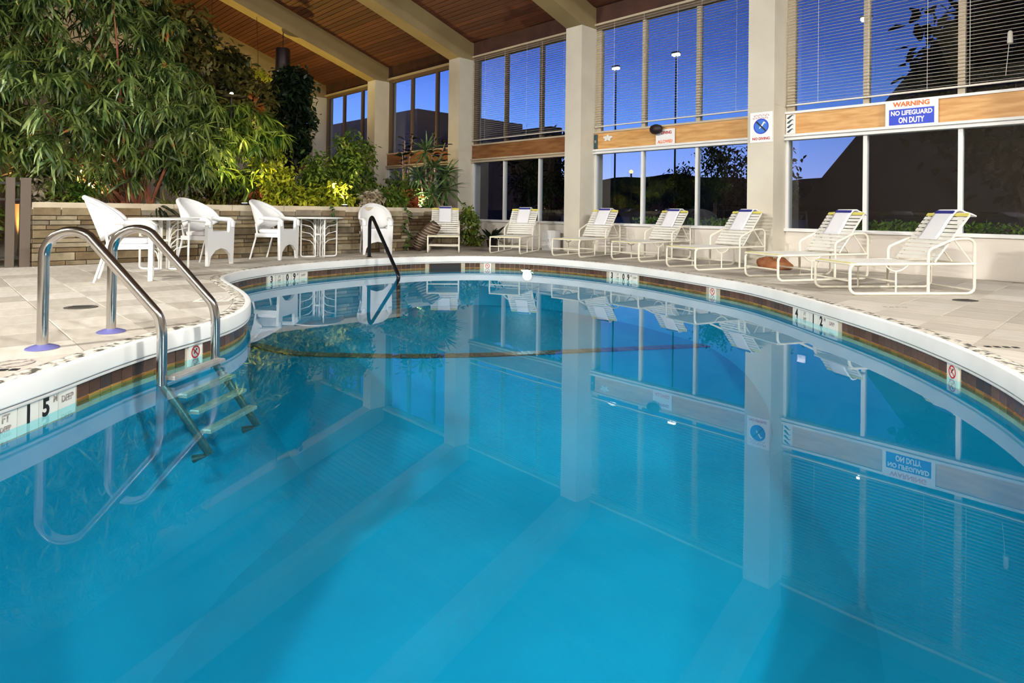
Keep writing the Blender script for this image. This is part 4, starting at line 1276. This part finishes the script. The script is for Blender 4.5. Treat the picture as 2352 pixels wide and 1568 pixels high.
for L_, H_ in ((.26, .070), (.38, .070), (.50, .070), (.34, .125), (.52, .125), (.20, .070)):
    stone_me.append((L_, H_, MB().bbox(-L_/2+.004, L_/2-.004, -H_/2+.004, H_/2-.004, 0, .06, .008).mesh('stone', MT['stone'])))
rs = random.Random(5)
z = 0.0; cnt = 0
FACE = Matrix.Rotation(PI/2, 4, 'Z') @ Matrix.Rotation(PI/2, 4, 'X')   # bbox top looks +x
def courses(y0, y1, rot, place, limit):
    global cnt
    z = 0.0; row = 0
    while z < PH-.12:
        H_ = .125 if row % 4 == 1 else .070
        opts = [s for s in stone_me if s[1] == H_]
        y = y0+(.0 if row % 2 else -.1)
        while y < y1-.02:
            L_, hh, me = rs.choice(opts)
            a0, a1 = max(y, y0), min(y+L_, y1)
            if a1-a0 > .05:
                sc = (a1-a0)/L_
                put('stone', me, pln, mat=place((a0+a1)/2, z+H_/2, rs.uniform(-.004, .012)) @ Matrix.Diagonal((sc, 1, 1, 1))); cnt += 1
            y += L_
        z += H_; row += 1
courses(PYA, PYB, 0, lambda y, zz, p: Matrix.Translation((PX-.05+p, y, zz)) @ FACE, 0)
FACE2 = Matrix.Rotation(PI/2, 4, 'X')
courses(-12.5, PX-.02, 0, lambda x, zz, p: Matrix.Translation((x, PYA+.05-p, zz)) @ FACE2, 0)
courses(PYB-.02, PYC, 0, lambda y, zz, p: Matrix.Translation((PX2-.05+p, y, zz)) @ FACE, 0)
courses(PX2, PX-.02, 0, lambda x, zz, p: Matrix.Translation((x, PYB-.05+p, zz)) @ Matrix.Rotation(PI, 4, 'Z') @ FACE2, 0)
MB().bbox(PX2-.3, PX2+.012, PYB, PYC+.01, PH-.105, PH, .01).build('capstone', MT['capstone'], pln)
MB().bbox(PX2-.1, PX-.3, PYB-.3, PYB+.01, PH-.105, PH, .01).build('capstone', MT['capstone'], pln)
n = 7
for k in range(n):
    ya = PYA-.01+(PYB-PYA+.02)*k/n; yb = PYA-.01+(PYB-PYA+.02)*(k+1)/n
    MB().bbox(PX-.30, PX+.012, ya+.003, yb-.003, PH-.105, PH, .01).build('capstone', MT['capstone'], pln)

# ================================================================ plants
SOIL = PH-.09
TPL_W = leaf_tpl(.31, .032, 4, .5, .1, 'lance')
LW = [leaf_mesh('narrow_leaf', MT['leafAo'], l, w_, 5, dr, .1, 'lance') for l, w_, dr in ((.36, .036, .4), (.31, .033, .6), (.40, .036, .3))]
def wtree(loc, ells, n, per, label, singles, stems, m='leafA', sb=None, tr=.035):
    return bush('weeping_fig_tree', loc, ells, n, per, MT[m], TPL_W, label, 'tree', 'trees in the planter', 'bark', stems, .85, -.35, singles, LW, .02, sb, None, tr, .25)
wtree((-12.1, 2.6, SOIL), [((-.2, -.75, 3.2), (1.1, 1.6, 1.35)), ((.2, .1, 1.75), (1.0, 1.3, 1.0)), ((.1, -1.25, 1.5), (1.0, .9, 1.05)), ((.3, -.2, .7), (.7, .8, .5)), ((.3, .9, 1.1), (.6, .6, .6)), ((.2, -1.4, .8), (.6, .6, .5))], 900, 13,
      'large weeping tree with long narrow leaves and red stems at the left of the planter', 210, 15, sb=[(0, 0, -.02), (.1, .12, -.02), (-.12, -.1, -.02), (.15, .3, -.02)], tr=.032)
wtree((-12.6, 4.35, SOIL), [((.2, .1, 1.6), (.6, .9, .55)), ((.2, -.5, 1.0), (.6, .7, .7)), ((.1, .75, 1.55), (.5, .5, .35)), ((.2, .2, .6), (.5, .6, .4))], 260, 13,
      'smaller narrow-leaved tree arching to the right over the wicker chairs', 60, 10, 'leafE', tr=.03)
wtree((-12.3, .1, .0), [((0, 0, 3.6), (1.0, 1.0, 1.3)), ((.2, .0, 2.1), (.8, .9, .9)), ((.3, .1, 1.3), (.6, .7, .5))], 260, 13,
      'narrow-leaved tree rising at the left edge of the photograph', 40, 9, tr=.05)
# fine olive tree behind and dark dense tree below the hanging can
bush('olive_tree', (-13.6, 4.6, SOIL), [((0, -.3, 2.6), (.7, 1.0, .9)), ((0, .6, 2.1), (.6, .8, .7)), ((0, -.9, 3.5), (.6, .7, .7))], 420, 16, MT['leafB'], TPL_M, 'olive-leaved tree in shade behind the weeping trees', 'tree', 'trees in the planter', 'bark', 9, csz=.09, trunk_r=.035)
bush('dark_leafy_tree', (-13.7, 6.05, SOIL), [((0, .1, 2.75), (.45, .42, .55)), ((0, .12, 2.0), (.45, .45, .75)), ((0, .1, 1.45), (.3, .3, .45))], 260, 18, MT['leafC'], TPL_M, 'dense dark tree below the hanging can lamp', 'tree', 'trees in the planter', 'darkbark', 7, csz=.08, trunk_r=.035)
# yellow-green vine running down to the right behind
ov = bush('orange_vine', (-17.4, 5.65, 4.94), [((0, .0, 0), (.10, .3, .12)), ((0, .5, -.13), (.10, .35, .12)), ((0, 1.1, -.30), (.10, .4, .12)), ((0, 1.6, -.46), (.1, .25, .1))], 110, 12, MT['leafD'], TPL_S, 'yellow-green leafed vine strung below the beam left of the can lamp', 'vine', None, 'bark', 4, csz=.06, trunk_r=.012)
for vy in (.0, 1.2): MB().tube([(-.18, vy, 5.03+.328*(10.55-5.65-vy)-4.94), (-.1, vy, .6), (0, vy, -.27*vy)], .006, 5).build('cord', MT['darkbark'], ov)
LS = [leaf_mesh('shrub_leaf', MT[m], .12, .05, 3, .3, .2, 'oval') for m in ('leafD', 'leafE')]
TPL_L = leaf_tpl(.11, .045, 3, .3, .2, 'oval')
SH = [
    (-12.5, 5.0, [((0, 0, .5), (.4, .6, .5)), ((0, .1, 1.0), (.3, .4, .3))], 130, 13, 'leafD', 'tall lime shrub left of the middle of the planter'),
    (-12.0, 6.3, [((0, 0, .30), (.35, .45, .32))], 100, 13, 'leafD', 'round lime shrub in front of the tall green shrub'),
    (-12.9, 7.3, [((0, 0, .7), (.45, .55, .6)), ((0, .2, 1.3), (.3, .4, .4))], 150, 13, 'leafE', 'tall green shrub at the back of the planter near the far pillar'),
    (-12.6, .7, [((.6, -.2, -.3), (.4, .5, .5)), ((.6, -.3, .3), (.35, .5, .4))], 120, 13, 'leafE', 'leafy shrub behind the iron railing'),
    (-12.9, 8.6, [((0, 0, .5), (.4, .5, .45)), ((.2, .5, .3), (.4, .5, .3))], 150, 13, 'leafE', 'green shrub among the dracaenas'),
    # (x, y, ellipsoids, n, per, mat, label)
    (-11.95, 5.25, [((0, 0, .30), (.35, .45, .28)), ((0, -.15, .62), (.28, .35, .24))], 130, 14, 'leafD', 'bright yellow-green shrub behind the third wicker chair'),
    (-12.2, 5.95, [((0, 0, .40), (.35, .40, .40)), ((0, .1, .85), (.3, .35, .35))], 130, 14, 'leafE', 'green shrub between the yellow shrub and the tall shrub'),
    (-12.3, 6.75, [((0, 0, .5), (.4, .5, .5)), ((0, .05, 1.15), (.33, .40, .42)), ((0, .0, 1.55), (.2, .25, .25))], 190, 14, 'leafE', 'tall loose green shrub behind the second table'),
    (-11.75, 5.75, [((0, 0, .18), (.25, .35, .2))], 60, 12, 'leafD', 'low lime plant spilling over the planter edge'),
    (-12.3, 7.9, [((0, 0, .22), (.3, .55, .24))], 110, 12, 'leafE', 'low green shrub left of the spiky palms'),
    (-12.4, 4.15, [((0, 0, .22), (.3, .45, .25))], 70, 12, 'leafB', 'low olive shrub under the arching tree'),
    (-11.9, 1.75, [((0, 0, .18), (.3, .35, .22))], 70, 12, 'leafE', 'low green shrub at the left corner of the planter')]
for x, y, el, n, per, m, lb in SH:
    bush('shrub', (x, y, SOIL), el, n, per, MT[m], TPL_L, lb, 'shrub', 'shrubs in the planter', 'bark', 6, csz=.07, trunk_r=.012, singles=18, smesh=[LS[0] if m == 'leafD' else LS[1]])
# coloured leaf plants
LR = [leaf_mesh('red_leaf', MT['leafF'], .16, .05, 3, .4, .2, 'lance')]; LG = [leaf_mesh('pale_leaf', MT['leafG'], .12, .055, 3, .3, .2, 'oval')]
for x, y, m, ms, tp, lb in ((-11.75, 7.1, 'leafG', LG, leaf_tpl(.10, .05, 3, .3, .2, 'oval'), 'pale variegated plant at the planter edge near the fourth chair'),
                            (-12.1, 4.95, 'leafF', LR, leaf_tpl(.15, .045, 3, .4, .2, 'lance'), 'red-leaved plant behind the middle of the planter'),
                            (-12.5, 8.5, 'leafF', LR, leaf_tpl(.15, .045, 3, .4, .2, 'lance'), 'orange-red leaved plant at the foot of the spiky palms'),
                            (-11.9, 1.5, 'leafG', LG, leaf_tpl(.10, .05, 3, .3, .2, 'oval'), 'white flowering plant at the left planter corner'),
                            (-12.3, 6.35, 'leafG', LG, leaf_tpl(.10, .05, 3, .3, .2, 'oval'), 'pale-leaved plant in the middle of the planter')):
    bush('coloured_plant', (x, y, SOIL), [((0, 0, .28), (.22, .32, .24))], 38, 8, MT[m], tp, lb, 'plant', 'coloured plants in the planter', 'bark', 4, csz=.06, trunk_r=.009, singles=20, smesh=ms)
# bright grass blades
LB = [leaf_mesh('blade', MT['leafD'], .42, .018, 5, .5, .1, 'blade')]
root = empty('grass_clump', (-11.75, 3.15, SOIL), 0, 'bright yellow-green grass clump below the weeping tree', 'grass')
n = 46; a = RNG.random(n)*2*PI
leaf_objs('blade', LB, RNG.normal(0, .05, (n, 3))*np.array([1, 3, .1]), np.stack([np.cos(a)*.7, np.sin(a)*.7, .55+RNG.random(n)*.8], 1), .7+.5*RNG.random(n), root)
root = empty('grass_clump', (-11.45, 2.86, PH-.06), 0, 'dark spiky leaves hanging over the planter cap behind the first table', 'grass')
LBd = [leaf_mesh('blade', MT['leafC'], .36, .024, 5, .7, .1, 'lance')]
n = 16; a = RNG.uniform(-1.2, 1.2, n)
leaf_objs('blade', LBd, RNG.normal(0, .02, (n, 3))+np.array([.1, 0, .02]), np.stack([np.cos(a)*.8, np.sin(a)*.7, RNG.uniform(-.5, .5, n)], 1), .8+.4*RNG.random(n), root)

# spiky dracaenas at the planter end
LP = [leaf_mesh('sword_leaf', MT['leafP'], .58, .046, 6, d_, .15, 'lance') for d_ in (.15, .35, .55)]
def dracaena(x, y, heads, label):
    root = empty('dracaena', (x, y, SOIL), 0, label, 'plant', 'spiky dracaenas at the planter end')
    for hx, hy, hz, n, s in heads:
        MB().tube([(0, 0, -.02), (hx*.5+.03, hy*.5, hz*.5), (hx, hy, hz)], [.028, .022, .016], 7).build('cane', MT['bark2'], root, True)
        a = np.arange(n)*2.399; el = np.linspace(1.5, -.65, n)
        dirs = np.stack([np.cos(a), np.sin(a), el], 1)
        leaf_objs('leaf', LP, np.array([[hx, hy, hz]])+RNG.normal(0, .015, (n, 3)), dirs, s*(.85+.3*RNG.random(n)), root)
    return root
dracaena(-12.65, 9.15, [(0, 0, 1.5, 40, .95), (.12, -.25, .85, 40, 1.0), (.05, .2, 1.1, 36, .9)], 'tall spiky green dracaena before the window pillar')
dracaena(-12.5, 9.5, [(.1, .1, .55, 44, 1.05), (-.1, .25, .95, 40, .95), (.15, -.35, .45, 38, 1.0)], 'low spreading spiky dracaena at the right end of the planter')
# rubber plant: broad dark leaves on pale stems
LRb = [leaf_mesh('broad_leaf', MT['leafR'], .24, .12, 5, .3, .25, 'oval')]
for x, y, lb, tips in ((-13.0, 9.45, 'broad dark-leaved plant with pink stem in front of the window pillar', ((.0, .25, 1.95), (.1, .5, 1.8), (.15, .55, 1.05))),
                       (-12.9, 8.7, 'broad dark-leaved plant left of the tall dracaena', ((0, .0, 1.75), (.05, .2, 1.9), (.05, -.1, 1.45)))):
    root = empty('rubber_plant', (x, y, SOIL), 0, lb, 'plant', 'broad-leaved plants')
    for tp in tips:
        MB().tube([(0, 0, -.02), (tp[0]*.4, tp[1]*.4, tp[2]*.5), tp], [.03, .024, .012], 7).build('stem', MT['bark2'], root, True)
        n = 11; t = np.linspace(.72, 1.0, n)[:, None]; a = np.arange(n)*2.4
        leaf_objs('leaf', LRb, np.array([tp])*t, np.stack([np.cos(a), np.sin(a), .25+.3*RNG.random(n)], 1), .8+.4*RNG.random(n), root)
# trailing vines down the planter face
LV = [leaf_mesh('heart_leaf', MT[m], .10, .085, 4, .3, .2, 'heart') for m in ('leafP', 'leafC', 'leafE')]
def vine(x, y, zt, zb, n, label, wob=.05):
    root = empty('trailing_vine', (x, y, 0), 0, label, 'vine', 'vines on the planter')
    pts = [Vector((-.25, 0, zt-.02)), Vector((-.05, .0, zt+.03))]+[Vector((.05, wob*math.sin(k*1.3), zt-.04-(zt-zb)*k/8)) for k in range(9)]
    MB().tube(pts, .006, 5).build('stem', MT['leafP'], root, True)
    base = np.array([[.05+.01*random.random(), wob*math.sin(8*t*1.3), zt-.04-(zt-zb)*t] for t in np.linspace(-.05, 1, n)])
    a = RNG.uniform(-1.3, 1.3, n)
    leaf_objs('leaf', LV, base, np.stack([.55*np.cos(a)+.15, np.sin(a), RNG.uniform(-.8, .1, n)], 1), .8+.5*RNG.random(n), root)
vine(PX+.03, 7.6, .95, .12, 26, 'leafy vine trailing down the planter beside the fourth wicker chair', .07)
vine(PX+.03, 5.9, .95, .68, 8, 'short vine tip hanging over the planter cap behind the second table', .02)
# climbing plant and dark spiky plant on the floor at the planter end
bush('climbing_plant', (-11.85, 9.95, 0), [((0, 0, .55), (.16, .2, .5)), ((.1, .1, .2), (.18, .2, .2))], 70, 10, MT['leafE'], TPL_L, 'leafy climbing plant hanging down the right end of the planter', 'plant', None, 'bark', 5, csz=.06, trunk_r=.01, singles=30, smesh=LS)
root = empty('agave', (-11.3, 10.2, 0), 0, 'dark spiky potted plant on the floor right of the planter', 'plant')
MB().lathe([(.10, 0), (.14, .16), (.15, .18), (.13, .18), (.12, .15)], 18).build('pot', MT['can'], root, True)
LA = [leaf_mesh('blade', MT['leafC'], .48, .07, 5, .25, .25, 'lance')]
n = 20; a = np.arange(n)*2.4
leaf_objs('leaf', LA, np.zeros((n, 3))+np.array([0, 0, .16]), np.stack([np.cos(a), np.sin(a), np.linspace(1.8, .1, n)], 1), .75+.35*RNG.random(n), root)

# ---------------------------------------------------------------- left railing, posts, flood lamp
root = empty('iron_railing', (-11.3, .1, 0), 0, 'dark iron railing with brown post at the left end of the planter', 'railing')
MB().box(-.06, .06, .98, 1.10, 0, 1.28).build('post', MT['postbrown'], root); MB().box(-.05, .05, 0.82, .92, 0, 1.28).build('post', MT['postbrown'], root)
for z in (.12, .95, 1.18): MB().box(-.015, .015, -1.6, 1.0, z, z+.035).build('rail', MT['iron'], root)
bm_ = MB().box(-.009, .009, -.009, .009, .14, .96).mesh('baluster', MT['iron'])
for k in range(18): put('baluster', bm_, root, (0, .75-k*.13, 0))
for y, x, lb in ((1.55, -13.3, 'white slim post behind the left corner of the planter'), (3.35, -13.3, 'white slim post behind the weeping tree')):
    root = empty('white_post', (x, y, SOIL), 0, lb, 'post', 'white posts in the planter')
    MB().box(-.03, .03, -.03, .03, -.02, .95).build('shaft', MT['white'], root)
    MB().lathe([(.03, 0), (.075, .02), (.075, .06), (.03, .08)], 14, (0, 0, .42)).build('collar', MT['white'], root, True)
    MB().lathe([(.05, 0), (.06, .02), (.03, .05)], 14, (0, 0, .95)).build('cap', MT['white'], root, True)
fl = empty('flood_lamp', (-12.25, 4.32, SOIL), 0, 'bright white flood lamp shining through the tree leaves', 'lamp')
MB().tube([(0, 0, 0), (0, 0, 2.15)], .02, 8).build('post', MT['iron'], fl, True)
MB().lathe([(.03, 0), (.19, .006), (.27, .018), (.28, .024), (.18, .016), (.02, .012)], 24, (0, 0, 2.14)).build('added_saucer', MT['iron'], fl, True)  # added dish, keeps the globe out of the water's reflection
MB().lathe([(.015, 0), (.03, .012), (.034, .03), (.026, .048), (.008, .056)], 14, (0, 0, 2.185)).build('globe', MT['bulb'], fl, True)

# ---------------------------------------------------------------- planter uplights
def uplight(x, y, label, col, watts, tilt=(0, 0), z=None):
    root = empty('planter_uplight', (x, y, SOIL if z is None else z), 0, label, 'lamp', 'uplights in the planter')
    MB().lathe([(.05, 0), (.06, .02), (.06, .12), (.052, .13)], 14).build('housing', MT['can'], root, True)
    MB().lathe([(.045, .128), (.045, .132), (.01, .134)], 14).build('lens', MT['lampglow'], root, True)
    ld = bpy.data.lights.new('uplight', 'SPOT'); ld.energy = watts; ld.color = col; ld.spot_size = math.radians(115); ld.spot_blend = .6; ld.shadow_soft_size = .06
    lo = link(bpy.data.objects.new('uplight', ld), root); lo.location = (0, 0, .15); lo.rotation_euler = (PI+tilt[0], tilt[1], 0)
uplight(-11.6, 4.35, 'small uplight among the plants left of the yellow shrub', (1, .78, .35), UP_W, (0, 0))
uplight(-11.55, 6.35, 'small uplight among the plants beside the tall shrub', (1, .82, .40), UP_W)
uplight(-12.2, 2.1, 'small uplight at the foot of the weeping tree', (1, .70, .42), UP_W*.8)
uplight(-19.4, 6.6, 'uplight on the floor beyond the planter below the far beams', (1, .72, .14), UP_W*5, z=0)
uplight(-14.9, 9.0, 'uplight on the floor between the planter and the far pillars', (1, .74, .30), UP_W*1.6, z=0)
uplight(-13.4, .9, 'added orange backlight behind the left end of the planter', (1, .50, .14), UP_W*2.2, z=0)  # added backlight that turns the left foliage orange
uplight(-12.5, 8.9, 'small uplight at the foot of the spiky palms', (1, .9, .65), UP_W*.7)

# ---------------------------------------------------------------- hanging can lamps
def can_lamp(x, y, zc, label, watts):
    """zc: height of the can's lower rim"""
    root = empty('hanging_can_lamp', (x, y, zc), 0, label, 'lamp', 'can lamps hanging from the beams')
    MB().lathe([(.165, .40), (.175, .0), (.20, .0), (.205, .01), (.20, .62), (.19, .66), (.03, .68), (.02, .68)], 28).build('can', MT['can'], root, True)
    MB().lathe([(.165, .40), (.165, .41), (.05, .412)], 24).build('lens', MT['lampglow'], root, True)
    zt = 5.03+.328*(10.55-y) if y >= RIDGE_Y else 5.03+.328*(10.55-2*RIDGE_Y+y)
    MB().tube([(0, 0, .67), (0, 0, zt-zc)], .012, 6).build('stem', MT['can'], root, True)
    ld = bpy.data.lights.new('can_light', 'AREA'); ld.shape = 'DISK'; ld.size = .34; ld.energy = watts; ld.color = (1, .93, .82); ld.spread = math.radians(180)
    lo = link(bpy.data.objects.new('can_light', ld), root); lo.location = (0, 0, .385)
hx = PW/2
for k, x in enumerate(PXS[:-1]):
    if k < 4: continue
    xc = x+hx
    lb = ['right above the near pool edge', 'above the pillar with the no diving sign', 'above the wide middle pillar', 'above the pool beside the planter end', 'above the planter trees, in view'][k]
    can_lamp(xc, 7.62 if k != 3 else 5.4, 5.15 if k < 4 else 4.84, 'dark can lamp hanging from the beam '+lb, LAMP_W)
# floods added out of view to light the room from right and behind
def added_flood(x, y, z, rz, label, watts):
    """added box lamp on a wall, shining along local -y, tilted a little down"""
    root = empty('added_flood_lamp', (x, y, z), rz, label, 'lamp', 'added flood lamps on the walls')
    MB().box(-.05, .05, -.10, .0, -.05, .05).build('bracket', MT['iron'], root)
    MB().bbox(-.36, .36, -.20, .20, 0, .14, .03).build('housing', MT['iron'], root).matrix_local = Matrix.Translation((0, -.09, 0)) @ Matrix.Rotation(PI/2, 4, 'X')
    MB().box(-.31, .31, -.236, -.231, -.16, .16).build('lens', MT['lampglow'], root)
    ld = bpy.data.lights.new('flood', 'AREA'); ld.shape = 'RECTANGLE'; ld.size = .62; ld.size_y = .32; ld.energy = watts; ld.color = (1, .965, .91); ld.spread = math.radians(115)
    lo = link(bpy.data.objects.new('flood', ld), root); lo.location = (0, -.245, 0); lo.rotation_euler = (-PI/2+math.radians(26), 0, 0)
for k, y in enumerate((-2.5, 3.0, 8.0)):
    added_flood(ROOM[1], y, 5.0, -PI/2, 'added unseen flood lamp on the right wall, %s from the windows' % ['third', 'second', 'first'][k], FLOOD_W*(1, .9, .6)[k])
for k, x in enumerate((0.5, -5.0, -10.5)):
    added_flood(x, -5.0, 4.7, PI, 'added unseen flood lamp on the wall behind the camera, %s from the right' % ['first', 'second', 'third'][k], FLOOD_W*(1 if k < 2 else .8))
